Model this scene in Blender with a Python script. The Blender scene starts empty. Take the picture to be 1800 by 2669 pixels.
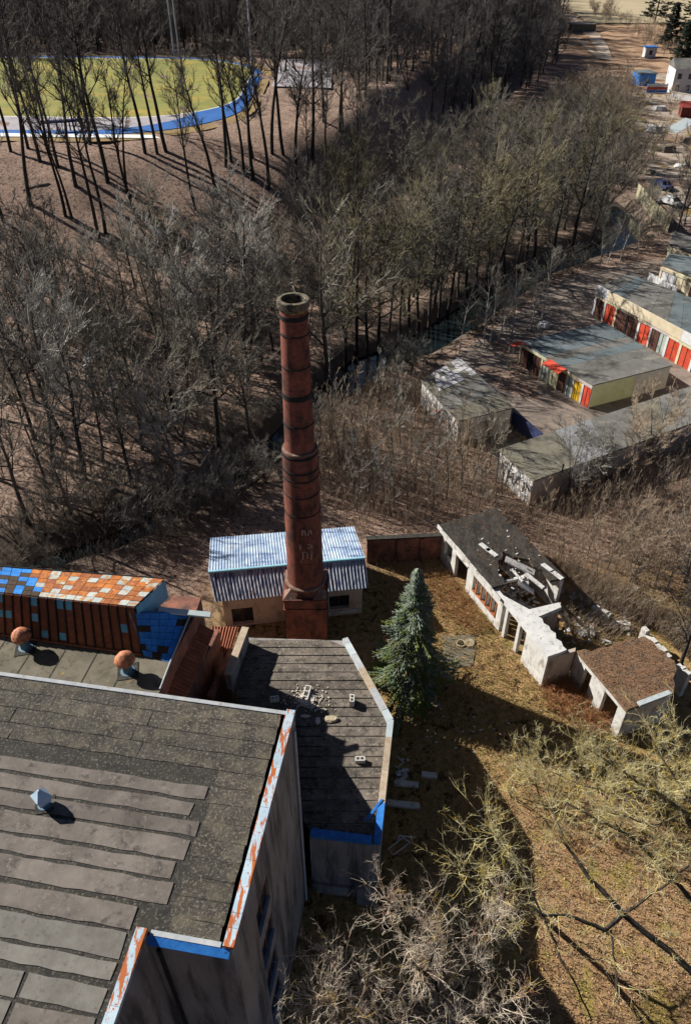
import bpy, math, random
import numpy as np
from mathutils import Vector

sc = bpy.context.scene
# ------------------------------------------------------------------ camera
H = 40.0; FPX = 1976.0; TH = math.radians(38.7)
cam = bpy.data.cameras.new('camera'); cam_o = bpy.data.objects.new('camera', cam)
sc.collection.objects.link(cam_o); sc.camera = cam_o
cam_o.location = (0, 0, H); cam_o.rotation_euler = (math.pi/2 - TH, 0, 0)
cam.sensor_fit = 'VERTICAL'; cam.sensor_height = 36.0; cam.lens = 36.0*FPX/2669.0
cam.clip_start = 0.5; cam.clip_end = 9000
# ------------------------------------------------------------------ sky, sun, exposure
SUN_AZ = math.radians(118); SUN_EL = math.radians(33)      # azimuth the shadows fall towards, from +Y to +X
world = bpy.data.worlds.new('World'); sc.world = world; world.use_nodes = True
wn = world.node_tree; wn.nodes.clear()
wo = wn.nodes.new('ShaderNodeOutputWorld'); wb = wn.nodes.new('ShaderNodeBackground')
sky = wn.nodes.new('ShaderNodeTexSky'); sky.sky_type = 'NISHITA'; sky.sun_disc = False
sky.sun_elevation = SUN_EL; sky.sun_rotation = SUN_AZ + math.pi
sky.air_density = 0.35; sky.dust_density = 0.3; sky.ozone_density = 0.8
wb.inputs['Strength'].default_value = 0.05
wn.links.new(sky.outputs[0], wb.inputs[0]); wn.links.new(wb.outputs[0], wo.inputs[0])
sun = bpy.data.lights.new('sun', 'SUN'); sun.energy = 5.0; sun.angle = math.radians(0.5); sun.color = (1.0, 0.955, 0.885)
sun_o = bpy.data.objects.new('sun', sun); sc.collection.objects.link(sun_o); sun_o.location = (-60, 40, 90)
sdir = Vector((math.sin(SUN_AZ)*math.cos(SUN_EL), math.cos(SUN_AZ)*math.cos(SUN_EL), -math.sin(SUN_EL)))
sun_o.rotation_euler = sdir.to_track_quat('-Z', 'Y').to_euler()
vs = sc.view_settings; vs.view_transform = 'Standard'; vs.look = 'None'; vs.exposure = 0.9; vs.gamma = 1.0
vs.use_curve_mapping = False

# ------------------------------------------------------------------ survey helpers (photo pixel + height -> place)
CT, ST = math.cos(TH), math.sin(TH)
def ray(px, py):
    u = (px-900)/FPX; v = (1334.5-py)/FPX
    return (u, CT+v*ST, -ST+v*CT)
def P(px, py, z=0.0):
    d = ray(px, py); t = (z-H)/d[2]
    return Vector((d[0]*t, d[1]*t, z))
def Q(x, y, z):
    dz = z-H; c = y*CT-dz*ST; v = y*ST+dz*CT
    return 900+FPX*x/c, 1334.5-FPX*v/c

def inside(x, y, poly):
    r = False; n = len(poly); j = n-1
    for i in range(n):
        xi, yi = poly[i][0], poly[i][1]; xj, yj = poly[j][0], poly[j][1]
        if (yi > y) != (yj > y) and x < (xj-xi)*(y-yi)/(yj-yi)+xi: r = not r
        j = i
    return r

# ------------------------------------------------------------------ terrain
RIV = [(-60, 36), (-40, 39.5), (-24.7, 44.8), (-18.3, 48.0), (-11.8, 54.4), (-7.7, 59.8), (-4.0, 67.5), (2.2, 78.3), (8.2, 82.6),
       (14.7, 90.7), (26.4, 106), (36, 113.6), (43.2, 119.5), (47, 128), (46.5, 138), (42, 150), (34, 160), (26, 167), (15, 171)]
RIVA = np.array(RIV, float)
def riv_d(x, y):
    x = np.asarray(x, float); y = np.asarray(y, float); best = np.full(x.shape, 1e9)
    for i in range(len(RIVA)-1):
        a = RIVA[i]; b = RIVA[i+1]; ab = b-a
        t = np.clip(((x-a[0])*ab[0]+(y-a[1])*ab[1])/(ab@ab), 0, 1)
        best = np.minimum(best, np.hypot(x-a[0]-t*ab[0], y-a[1]-t*ab[1]))
    return best
def sstep(a, b, t):
    t = np.clip((t-a)/(b-a), 0, 1); return t*t*(3-2*t)
def hgt(x, y):
    x = np.asarray(x, float); y = np.asarray(y, float)
    toe = np.interp(x, [-90, -40, -10, 0, 10, 20, 40, 70, 110], [92, 97, 108, 122, 148, 178, 228, 330, 520])
    z = 10.0*sstep(0, 34, y-toe) + 5.0*sstep(70, 260, y-toe)*sstep(-30, 20, x)
    z = z + (0.22*np.sin(x*.31+1.3)*np.sin(y*.27) + 0.14*np.sin(x*.83+y*.61))*sstep(43, 60, y)*(1-sstep(15, 28, x)*(1-sstep(110, 150, y)))
    d = riv_d(x, y)
    wd = np.interp(y, [55, 66, 80, 90, 110], [.40, .48, .70, .72, .66])
    return z*sstep(3, 12, d) - 2.6*(1-sstep(2.0, 5.6, d/wd))
GX0, GY0, GD = -150.0, -4.0, 0.8
_gx = np.arange(GX0, 240, GD); _gy = np.arange(GY0, 640, GD); _GXX, _GYY = np.meshgrid(_gx, _gy)
GH = hgt(_GXX.ravel(), _GYY.ravel()).reshape(_GXX.shape); GR = riv_d(_GXX.ravel(), _GYY.ravel()).reshape(_GXX.shape)
def h1(x, y):
    i = (x-GX0)/GD; j = (y-GY0)/GD
    if i < 0 or j < 0 or i >= len(_gx)-1 or j >= len(_gy)-1: return float(hgt(np.array([x]), np.array([y]))[0])
    a, b = int(i), int(j); fx, fy = i-a, j-b
    return float((GH[b, a]*(1-fx)+GH[b, a+1]*fx)*(1-fy)+(GH[b+1, a]*(1-fx)+GH[b+1, a+1]*fx)*fy)
def rd1(x, y):
    i = int((x-GX0)/GD); j = int((y-GY0)/GD)
    return float(GR[j, i]) if 0 <= i < len(_gx) and 0 <= j < len(_gy) else 99.0
def G(px, py):
    """where the sight line through a photo point meets the ground"""
    d = ray(px, py); t = 10.0
    while t < 900:
        x, y, z = d[0]*t, d[1]*t, H+d[2]*t
        if z < h1(x, y): break
        t += 0.35
    return Vector((d[0]*t, d[1]*t, h1(d[0]*t, d[1]*t)))

# ------------------------------------------------------------------ objects
COL = sc.collection; WL = {}
def setp(o, label=None, cat=None, group=None, kind=None):
    if label: o['label'] = label
    if cat: o['category'] = cat
    if group: o['group'] = group
    if kind: o['kind'] = kind
    return o
def thing(name, label, cat, loc, group=None):
    o = bpy.data.objects.new(name, None); COL.objects.link(o)
    o.location = loc; o.empty_display_size = .3; WL[o] = Vector(loc)
    return setp(o, label, cat, group)
def link_mesh(name, me, mat, parent=None, base=Vector((0, 0, 0))):
    if mat and not me.materials: me.materials.append(mat)
    o = bpy.data.objects.new(name, me); COL.objects.link(o); WL[o] = Vector(base)
    if parent:
        o.parent = parent; o.location = Vector(base)-WL[parent]
    else: o.location = base
    return o
class MB:
    def __init__(s): s.v = []; s.f = []; s.m = []; s.cur = 0
    def poly(s, pts):
        b = len(s.v); s.v += [tuple(p) for p in pts]; s.f.append(tuple(range(b, b+len(pts)))); s.m.append(s.cur); return s
    def hexa(s, p):           # 8 points: bottom 4 ccw, top 4 ccw
        b = len(s.v); s.v += [tuple(q) for q in p]
        for q in ((3, 2, 1, 0), (4, 5, 6, 7), (0, 1, 5, 4), (1, 2, 6, 5), (2, 3, 7, 6), (3, 0, 4, 7)):
            s.f.append(tuple(b+i for i in q)); s.m.append(s.cur)
        return s
    def box(s, c, sx, sy, sz, rz=0.0):      # c = centre of the base
        ca, sa = math.cos(rz), math.sin(rz); pts = []
        for z in (0, sz):
            for x, y in ((-1, -1), (1, -1), (1, 1), (-1, 1)):
                x *= sx/2; y *= sy/2; pts.append((c[0]+x*ca-y*sa, c[1]+x*sa+y*ca, c[2]+z))
        return s.hexa(pts)
    def prism(s, pl, z0, z1):               # plan polygon (any winding), z0/z1 numbers or per-point lists
        n = len(pl); ar = sum(pl[i][0]*pl[(i+1) % n][1]-pl[(i+1) % n][0]*pl[i][1] for i in range(n))
        idx = list(range(n)) if ar > 0 else list(range(n))[::-1]
        g = lambda z, i: z[i] if isinstance(z, (list, tuple)) else z
        b = len(s.v)
        s.v += [(pl[i][0], pl[i][1], g(z0, i)) for i in idx]+[(pl[i][0], pl[i][1], g(z1, i)) for i in idx]
        s.f.append(tuple(b+i for i in range(n))[::-1]); s.f.append(tuple(b+n+i for i in range(n))); s.m += [s.cur]*2
        for i in range(n):
            j = (i+1) % n; s.f.append((b+i, b+j, b+n+j, b+n+i)); s.m.append(s.cur)
        return s
    def tube(s, pts, rs, n=6, cap=True):
        pts = [Vector(p) for p in pts]; b0 = len(s.v)
        for i, p in enumerate(pts):
            d = (pts[min(i+1, len(pts)-1)]-pts[max(i-1, 0)]).normalized()
            a = d.cross(Vector((0, 0, 1)) if abs(d.z) < .9 else Vector((1, 0, 0))).normalized(); c = d.cross(a)
            r = rs[i] if isinstance(rs, (list, tuple)) else rs
            for k in range(n):
                t = 2*math.pi*k/n; s.v.append(tuple(p+a*(r*math.cos(t))+c*(r*math.sin(t))))
        for i in range(len(pts)-1):
            for k in range(n):
                q = b0+i*n+k; w = b0+i*n+(k+1) % n; s.f.append((q, q+n, w+n, w)); s.m.append(s.cur)
        if cap:
            s.f.append(tuple(b0+k for k in range(n))); s.f.append(tuple(b0+(len(pts)-1)*n+k for k in range(n))[::-1]); s.m += [s.cur]*2
        return s
    def lathe(s, c, prof, n=24, cap=False):   # prof list of (r,z)
        b = len(s.v)
        for r, z in prof:
            for k in range(n):
                t = 2*math.pi*k/n; s.v.append((c[0]+r*math.cos(t), c[1]+r*math.sin(t), c[2]+z))
        for i in range(len(prof)-1):
            for k in range(n):
                q = b+i*n+k; w = b+i*n+(k+1) % n; s.f.append((q, w, w+n, q+n)); s.m.append(s.cur)
        if cap:
            s.f.append(tuple(b+(len(prof)-1)*n+k for k in range(n))); s.m.append(s.cur)
        return s
    def build(s, name, mat, parent=None, smooth=False, mats=None):
        a = np.array(s.v, float); base = Vector((a[:, 0].mean(), a[:, 1].mean(), a[:, 2].min()))
        me = bpy.data.meshes.new(name); me.from_pydata([tuple(q-np.array(base)) for q in a], [], s.f)
        for m_ in (mats or [mat]): me.materials.append(m_)
        if mats: me.polygons.foreach_set('material_index', s.m)
        if smooth: me.polygons.foreach_set('use_smooth', [True]*len(me.polygons))
        me.update()
        return link_mesh(name, me, None, parent, base)
class Wall:
    """a vertical plane from A to B (plan), outward side to the right of A->B"""
    def __init__(s, A, B, z0=0.0):
        s.A = Vector((A[0], A[1], 0)); B = Vector((B[0], B[1], 0)); s.L = (B-s.A).length
        s.t = (B-s.A).normalized(); s.n = Vector((s.t.y, -s.t.x, 0)); s.z0 = z0
    def p(s, a, h, o=0.0): return s.A+s.t*a+s.n*o+Vector((0, 0, s.z0+h))
    def box(s, mb, a0, a1, h0, h1, o0, o1):
        return mb.hexa([s.p(a0, h0, o1), s.p(a1, h0, o1), s.p(a1, h0, o0), s.p(a0, h0, o0),
                        s.p(a0, h1, o1), s.p(a1, h1, o1), s.p(a1, h1, o0), s.p(a0, h1, o0)])
    def sh(s, px, py):      # photo point on this plane -> (along, height)
        d = ray(px, py); t = (s.A.dot(s.n))/(d[0]*s.n.x+d[1]*s.n.y)
        q = Vector((d[0]*t, d[1]*t, H+d[2]*t)); return (q-s.A).dot(s.t), q.z-s.z0
    def holed(s, mb, H0, H1, th, holes, a0=0.0, a1=None):
        """solid wall of thickness th (inwards) with rectangular openings (a0,a1,h0,h1)"""
        a1 = s.L if a1 is None else a1
        xs = sorted(set([a0, a1]+[v for q in holes for v in q[:2] if a0 < v < a1]))
        for i in range(len(xs)-1):
            m_ = (xs[i]+xs[i+1])/2; cuts = sorted([(q[2], q[3]) for q in holes if q[0] <= m_ <= q[1]]); z = H0
            for c0, c1 in cuts:
                if c0 > z+1e-3: s.box(mb, xs[i], xs[i+1], z, c0, -th, 0)
                z = c1
            if z < H1-1e-3: s.box(mb, xs[i], xs[i+1], z, H1, -th, 0)
        return mb

# ------------------------------------------------------------------ materials
def nodes_of(name):
    m = bpy.data.materials.new(name); m.use_nodes = True; nt = m.node_tree; nt.nodes.clear()
    o = nt.nodes.new('ShaderNodeOutputMaterial'); b = nt.nodes.new('ShaderNodeBsdfPrincipled')
    nt.links.new(b.outputs[0], o.inputs[0]); b.inputs['Specular IOR Level'].default_value = .25
    return m, nt, b
def c4(c): return (c[0], c[1], c[2], 1)
def noise(nt, vec, scale, detail=5, rough=.6, dist=0.0):
    n = nt.nodes.new('ShaderNodeTexNoise'); n.inputs['Scale'].default_value = scale; n.inputs['Detail'].default_value = detail
    n.inputs['Roughness'].default_value = rough; n.inputs['Distortion'].default_value = dist
    if vec is not None: nt.links.new(vec, n.inputs['Vector'])
    return n.outputs['Fac']
def ramp(nt, fac, lo, hi, c0=(0, 0, 0), c1=(1, 1, 1)):
    r = nt.nodes.new('ShaderNodeValToRGB'); e = r.color_ramp.elements
    e[0].position = lo; e[0].color = c4(c0); e[1].position = hi; e[1].color = c4(c1)
    nt.links.new(fac, r.inputs[0]); return r.outputs[0]
def mix(nt, fac, a, b, mode='MIX'):
    x = nt.nodes.new('ShaderNodeMix'); x.data_type = 'RGBA'; x.blend_type = mode
    for sock, val in ((0, fac), (6, a), (7, b)):
        if isinstance(val, (int, float)): x.inputs[sock].default_value = val
        elif isinstance(val, tuple): x.inputs[sock].default_value = c4(val)
        else: nt.links.new(val, x.inputs[sock])
    return x.outputs[2]
def mapped(nt, coord, sc_=(1, 1, 1), rot=(0, 0, 0)):
    mp = nt.nodes.new('ShaderNodeMapping'); mp.inputs['Scale'].default_value = sc_; mp.inputs['Rotation'].default_value = rot
    nt.links.new(coord, mp.inputs[0]); return mp.outputs[0]
def M(name, c0, c1, scale=2.0, stains=(), rough=.9, bump=.0, bscale=20, stretch=(1, 1, 1), rot=0.0, vary=.12, metal=0.0, spec=.25):
    """two-tone weathered surface; stains = list of (colour, noise scale, lo, hi, stretch)"""
    m, nt, b = nodes_of(name)
    g = nt.nodes.new('ShaderNodeNewGeometry'); pos = g.outputs['Position']
    v = mapped(nt, pos, stretch, (0, 0, rot))
    col = mix(nt, ramp(nt, noise(nt, v, scale), .35, .66), c0, c1)
    for st in stains:
        vv = mapped(nt, pos, st[4], (0, 0, rot)) if len(st) > 4 else v
        col = mix(nt, ramp(nt, noise(nt, vv, st[1], 6, .65), st[2], st[3]), col, st[0])
    if vary:
        oi = nt.nodes.new('ShaderNodeObjectInfo'); mr = nt.nodes.new('ShaderNodeMapRange')
        nt.links.new(oi.outputs['Random'], mr.inputs[0]); mr.inputs[3].default_value = 1-vary; mr.inputs[4].default_value = 1+vary
        hv = nt.nodes.new('ShaderNodeHueSaturation'); nt.links.new(col, hv.inputs['Color']); nt.links.new(mr.outputs[0], hv.inputs['Value'])
        col = hv.outputs[0]
    nt.links.new(col, b.inputs['Base Color']); b.inputs['Roughness'].default_value = rough; b.inputs['Metallic'].default_value = metal
    b.inputs['Specular IOR Level'].default_value = spec
    if bump:
        bp = nt.nodes.new('ShaderNodeBump'); bp.inputs['Strength'].default_value = bump; bp.inputs['Distance'].default_value = .04
        nt.links.new(noise(nt, v, bscale, 4), bp.inputs['Height']); nt.links.new(bp.outputs[0], b.inputs['Normal'])
    return m
RA = math.atan2(-2.0, 12.2)          # how the main building lies in plan
MT = {}
MT['felt'] = M('roof_felt_mossy', (.026, .024, .020), (.065, .058, .048), 1.6, [((.095, .083, .058), 1.5, .50, .66), ((.16, .138, .108), 9, .52, .64), ((.27, .235, .185), 36, .58, .68)], bump=.7, bscale=30)
MT['deck'] = M('roof_deck_tar', (.018, .017, .016), (.038, .035, .03), 3, [((.10, .09, .07), 11, .54, .64), ((.34, .32, .28), 26, .66, .71)], bump=.6)
MT['sheet'] = M('roof_sheet_grey', (.09, .077, .067), (.16, .138, .12), .9, [((.045, .04, .035), 2.4, .54, .70, (1, 1, 1)), ((.17, .15, .125), 6, .57, .68, (1, 1, 1)), ((.23, .21, .18), 34, .60, .68)], bump=.3, bscale=40, vary=.16)
MT['sheet_pale'] = M('roof_sheet_pale', (.13, .12, .105), (.18, .17, .15), 2, [((.07, .065, .055), 5, .56, .75), ((.3, .28, .25), 30, .62, .7)], bump=.3, bscale=40, vary=.1)
MT['annex'] = M('annex_roof_felt', (.065, .055, .046), (.155, .13, .105), 1.1, [((.032, .029, .025), 2.6, .52, .66), ((.22, .19, .15), 7, .54, .66), ((.44, .40, .34), 30, .69, .73)], bump=.5, bscale=30, vary=.2)
MT['coping'] = M('coping_blue_white_paint', (.30, .41, .49), (.40, .48, .53), 2, [((.36, .095, .02), 1.5, .50, .53, (3.2, .55, 1)), ((.34, .09, .02), 9, .60, .63), ((.16, .05, .02), 5, .62, .70, (3, .6, 1))], rough=.6, rot=-.163, vary=.08)
MT['coping_tan'] = M('coping_bare_concrete', (.30, .235, .165), (.40, .33, .25), 3, [((.20, .14, .09), 7, .58, .7)], vary=.1)
MT['coping_pale'] = M('coping_pale_zinc', (.30, .32, .34), (.40, .41, .41), 3, [((.25, .19, .14), 5, .58, .7)], vary=.1)
MT['blue'] = M('blue_painted_metal', (.02, .13, .42), (.04, .20, .55), 3, [((.02, .05, .12), 8, .6, .7)], rough=.45, vary=.08)
MT['sill_blue'] = M('dusty_blue_sill', (.03, .09, .17), (.05, .12, .21), 3, vary=.05)
MT['sky_blue'] = M('light_blue_paint', (.10, .33, .50), (.16, .42, .58), 3, [((.16, .06, .03), 4, .62, .7)], rough=.5)
MT['wall'] = M('grey_render_streaked', (.20, .185, .175), (.30, .28, .26), .7, [((.10, .09, .085), 1.1, .48, .62, (1.2, 1.2, .16)), ((.36, .33, .30), 2.2, .6, .72, (1.5, 1.5, .2))], bump=.15, stretch=(1, 1, .35), vary=.03)
MT['dark'] = M('dark_interior', (.010, .010, .011), (.018, .018, .018), 3, rough=1.0, vary=0)  # near-black colour standing for unlit insides
MT['glass'] = M('dirty_window_glass', (.012, .014, .017), (.03, .034, .04), 2, rough=.15, vary=.1, spec=.5)
MT['brick'] = None
MT['rust_sheet'] = M('rusty_red_sheet', (.17, .055, .028), (.26, .085, .04), 2.5, [((.10, .035, .02), 6, .55, .7)], rough=.75, vary=.2)
MT['rust_orange'] = M('orange_rust_sheet', (.36, .11, .025), (.46, .17, .04), 3, [((.20, .06, .02), 4, .50, .62), ((.52, .50, .40), 2.4, .63, .68)], rough=.8, vary=.2)
MT['white_rust'] = M('pale_sheet_with_rust', (.30, .37, .38), (.45, .46, .41), 3, [((.42, .20, .05), 2.6, .50, .60), ((.30, .09, .03), 5, .60, .68)], rough=.6, vary=.15)
MT['rust_sheet2'] = M('brown_rust_sheet', (.22, .07, .03), (.33, .11, .035), 3, [((.46, .22, .05), 3.5, .56, .64), ((.52, .52, .45), 2.2, .66, .70)], rough=.8, vary=.2)
MT['white_sheet'] = M('pale_zinc_sheet', (.36, .43, .46), (.48, .51, .50), 3, [((.42, .25, .10), 6, .62, .7)], rough=.5, vary=.12)
MT['soot_brick'] = M('sooty_brick_trim', (.11, .06, .045), (.20, .13, .10), 4, [((.32, .27, .20), 2.5, .60, .68)], vary=.1)
MT['faint_paint'] = M('faded_white_paint', (.30, .20, .17), (.48, .40, .37), 9, vary=.1)
MT['tile_blue'] = M('blue_roof_tile', (.02, .16, .50), (.04, .22, .58), 4, [((.04, .05, .06), 7, .58, .7)], rough=.5, vary=.15)
MT['tile_brown'] = M('bare_brown_tile', (.035, .025, .018), (.07, .045, .028), 5, rough=.9, vary=.2)
MT['concrete'] = M('mossy_concrete', (.10, .088, .062), (.16, .14, .105), 1.1, [((.30, .20, .03), 2.3, .64, .70), ((.055, .05, .04), 3, .54, .7), ((.30, .27, .22), 18, .64, .7)], bump=.3)
MT['vent_rust'] = M('vent_orange_rust', (.34, .115, .05), (.46, .20, .11), 5, [((.13, .05, .03), 3.5, .50, .62), ((.52, .36, .25), 4, .62, .70)], rough=.7)
MT['vent_white'] = M('vent_pale_blue', (.34, .47, .58), (.48, .57, .64), 4, [((.15, .25, .4), 7, .62, .7)], rough=.5)
MT['vent_blue'] = M('vent_blue_pipe', (.06, .12, .17), (.10, .17, .22), 4, rough=.5)
MT['block'] = M('white_hollow_block', (.46, .44, .40), (.58, .56, .52), 6, [((.42, .38, .3), 8, .6, .7)], vary=.08)
MT['rubble'] = M('mortar_rubble', (.36, .32, .26), (.55, .50, .43), 12, vary=0)
MT['stone'] = M('tan_stone', (.32, .25, .16), (.42, .35, .25), 7)
MT['corr_blue'] = M('corrugated_blue_grey', (.17, .25, .37), (.36, .43, .51), .9, [((.07, .12, .24), .8, .52, .64, (.5, 1.6, 1)), ((.46, .49, .52), 3, .56, .68, (3, .4, 1)), ((.20, .13, .10), 1.3, .64, .70)], rough=.6, vary=.07)  # dark blue streaks paint in branch shadows; pale and brown ones are weathering
MT['corr_front'] = M('corrugated_grey_shaded_side', (.25, .28, .34), (.42, .43, .46), 2, [((.06, .08, .14), 2.4, .46, .60, (3, .6, .4)), ((.16, .11, .09), 1.6, .62, .7)], rough=.7, vary=.1)  # front-slope copy, its dark streaks carry that side's shade in the colour
MT['ridge'] = M('turquoise_ridge_cap', (.22, .48, .58), (.3, .55, .62), 3, rough=.5)
MT['beige'] = M('beige_render', (.36, .29, .24), (.46, .38, .32), 1.2, [((.22, .17, .14), 2, .55, .7, (1, 1, .35))], vary=.04)
MT['white_wall'] = M('peeling_white_render', (.42, .41, .38), (.54, .53, .50), 1.6, [((.27, .24, .20), 2.2, .53, .66, (1, 1, .4)), ((.20, .12, .08), 7, .64, .72), ((.12, .11, .10), 12, .68, .74)], bump=.2, vary=.05)
MT['slab'] = M('pale_concrete_slab', (.44, .44, .43), (.55, .54, .52), 1.4, [((.28, .26, .23), 2.6, .54, .68), ((.10, .09, .08), 6, .66, .71)], vary=.05)
MT['ruin_roof'] = M('ruin_bitumen_roof', (.022, .020, .018), (.055, .048, .04), 1.0, [((.10, .085, .06), 4, .55, .7), ((.16, .13, .09), 20, .66, .72)], bump=.4, stretch=(1.5, .6, 1))
MT['leaf_roof'] = M('roof_under_fallen_leaves', (.10, .06, .035), (.22, .13, .075), 6, [((.05, .05, .045), 1.3, .5, .66), ((.34, .21, .13), 22, .58, .68)], bump=.7, bscale=25, vary=0)
MT['red_wood'] = M('rusty_red_window_bar', (.28, .09, .035), (.36, .13, .05), 6, vary=.2)
MT['red_dark'] = M('oxblood_wall', (.12, .03, .022), (.18, .05, .035), 2, vary=.05)
def garage_roof(name, a, b_): return M(name, a, b_, .35, [((.055, .052, .045), .55, .50, .66), ((.23, .21, .18), .9, .58, .70, (.5, 1.6, 1)), ((.09, .085, .05), 1.8, .60, .70), ((.03, .03, .03), 6, .60, .68)], rough=.8, bump=.2, bscale=6, vary=.1)
MT['groof_grey'] = garage_roof('garage_roof_grey', (.12, .115, .105), (.17, .165, .15))
MT['groof_blue'] = garage_roof('garage_roof_bluegrey', (.09, .115, .125), (.14, .165, .175))
MT['groof_pale'] = garage_roof('garage_roof_pale', (.17, .175, .185), (.235, .24, .25))
MT['groof_olive'] = garage_roof('garage_roof_olive', (.125, .115, .085), (.18, .165, .125))
MT['asb'] = M('pale_asbestos_sheet', (.40, .39, .40), (.52, .50, .50), 3, [((.2, .19, .18), 5, .55, .7)], vary=.15)
MT['cream'] = M('cream_render', (.44, .42, .27), (.52, .50, .34), 1.5, [((.3, .28, .2), 3, .56, .7)], vary=.03)
MT['fence_dull'] = M('weathered_fence_panel', (.20, .18, .11), (.31, .28, .19), .8, [((.10, .09, .06), 1.5, .53, .66, (1, 1, .3))], vary=.2)
MT['pinkgrey'] = M('pinkish_grey_render', (.40, .35, .34), (.48, .43, .42), 1.5, vary=.03)
MT['sand'] = M('sand_render', (.50, .42, .29), (.60, .52, .37), 1.5, [((.35, .28, .18), 3, .56, .7)], vary=.05)
MT['white'] = M('white_paint', (.50, .50, .50), (.60, .60, .60), 2, [((.34, .32, .29), 4, .56, .7)], vary=.04)
MT['red'] = M('red_garage_paint', (.44, .045, .025), (.56, .085, .04), 1.2, [((.26, .035, .025), 3, .55, .66, (2, 2, .5)), ((.55, .22, .16), 5, .64, .70)], rough=.6, vary=.12)
MT['yellow'] = M('yellow_garage_paint', (.62, .36, .02), (.70, .44, .03), 2, rough=.6)
MT['brown'] = M('brown_door_paint', (.07, .03, .025), (.12, .055, .04), 3, vary=.2)
MT['sage'] = M('sage_grey_door', (.26, .30, .27), (.34, .38, .34), 3)
MT['navy'] = M('navy_paint', (.02, .025, .07), (.03, .04, .10), 3)
MT['black'] = M('black_paint', (.012, .012, .012), (.02, .02, .02), 3)
MT['graf_w'] = M('white_graffiti_wall', (.42, .40, .38), (.62, .60, .58), 1.4, [((.10, .09, .10), 2.2, .57, .60), ((.32, .26, .15), 1.2, .58, .7)], vary=0)
MT['track'] = M('blue_track_rubber', (.014, .085, .29), (.022, .115, .35), .3, rough=.8, vary=0)
MT['grey_area'] = M('grey_sports_area', (.27, .25, .27), (.34, .31, .33), .3, [((.2, .18, .18), .8, .55, .7)], vary=0)
MT['pitch'] = M('pitch_yellow_green_turf', (.16, .16, .035), (.24, .22, .05), .08, [((.34, .24, .04), .12, .50, .70), ((.13, .16, .03), .3, .5, .7), ((.30, .26, .12), 4, .6, .72)], vary=0)
MT['terrace'] = M('terrace_dry_grass', (.20, .13, .05), (.27, .19, .07), .3, [((.14, .10, .07), .6, .5, .7)], vary=0)
MT['line'] = M('white_line_paint', (.6, .6, .58), (.7, .7, .7), 1, vary=0)
MT['water'] = None
MT['dirt'] = M('yard_trodden_dirt', (.15, .12, .10), (.25, .20, .165), .5, [((.08, .07, .06), .9, .52, .68, (.5, 1.6, 1)), ((.36, .29, .24), 1.7, .6, .72, (.5, 1.4, 1)), ((.16, .15, .05), 1.1, .66, .74)], bump=.4, bscale=5, vary=0)
MT['path'] = M('sandy_track', (.40, .31, .24), (.52, .42, .33), .8, [((.25, .18, .12), 1.5, .55, .7)], vary=0)
MT['yard_sand'] = M('far_yard_sand', (.27, .22, .175), (.38, .31, .245), .22, [((.13, .095, .065), .35, .50, .60), ((.26, .17, .05), .16, .56, .64), ((.46, .41, .35), .8, .60, .70), ((.08, .07, .05), 1.2, .62, .68)], vary=0)
MT['field'] = M('pale_stubble_field', (.33, .27, .17), (.40, .33, .21), .05, vary=0)
MT['bark'] = M('dark_bark', (.022, .019, .016), (.045, .038, .031), 6, [((.10, .10, .06), 3, .6, .72)], vary=.25)
MT['bark_mid'] = M('grey_brown_bark', (.05, .043, .035), (.09, .078, .063), 6, [((.16, .15, .08), 3, .6, .72)], vary=.25)
MT['bark_pale'] = M('pale_birch_bark', (.36, .33, .28), (.48, .45, .40), 8, [((.08, .07, .06), 7, .6, .68)], vary=.15)
MT['twig'] = M('grey_olive_twigs', (.145, .13, .102), (.245, .225, .178), .6, vary=.35)
MT['twig_dark'] = M('dark_brown_twigs', (.085, .075, .064), (.145, .13, .11), .6, vary=.35)
MT['twig_pale'] = M('pale_grey_twigs', (.24, .23, .20), (.36, .345, .305), .6, vary=.3)
MT['twig_olive'] = M('olive_twigs', (.135, .118, .068), (.215, .19, .115), .6, vary=.3)
MT['twig_far'] = M('far_wood_twigs', (.09, .08, .075), (.155, .138, .126), .05, [((.14, .115, .095), .03, .55, .72), ((.04, .04, .042), .08, .55, .7)], vary=.0)
MT['twig_tan'] = M('tan_stems', (.27, .205, .145), (.42, .335, .24), .5, [((.18, .125, .085), .25, .52, .66)], vary=.1)
MT['lichen'] = M('lichen_yellow_twigs', (.44, .36, .12), (.60, .56, .38), 2.2, [((.62, .42, .03), 1.6, .55, .64), ((.13, .105, .075), 1.1, .54, .64)], vary=.05)
MT['lichen_bark'] = M('lichen_spotted_bark', (.07, .06, .04), (.20, .17, .09), 3, [((.42, .30, .04), 2.2, .55, .63)], vary=.1)
MT['twig_cream'] = M('cream_pink_twigs', (.42, .33, .24), (.60, .54, .44), 2, [((.46, .32, .05), 1.1, .56, .66), ((.34, .18, .11), .9, .54, .66), ((.11, .085, .065), 1.7, .56, .66)], vary=.05)
MT['needle_blue'] = M('blue_green_needles', (.085, .115, .082), (.24, .275, .215), 1.6, [((.06, .10, .03), 1.1, .50, .64)], rough=.7, vary=.05)
MT['needle_green'] = M('olive_green_needles', (.07, .11, .02), (.14, .17, .04), 1.6, [((.20, .12, .025), 1.2, .53, .64)], rough=.7, vary=.05)
MT['conifer'] = M('dark_conifer_needles', (.010, .016, .011), (.022, .030, .018), 1, vary=.2)
MT['grass'] = M('dry_yellow_grass', (.32, .215, .08), (.46, .34, .14), 1.2, [((.14, .14, .03), .5, .55, .66), ((.30, .16, .07), .8, .55, .68)], vary=0)
MT['bramble'] = M('red_brown_brambles', (.26, .11, .05), (.38, .19, .09), 1.6, vary=0)
MT['log'] = M('bleached_log', (.30, .27, .22), (.42, .38, .31), 4, vary=.2)
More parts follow.
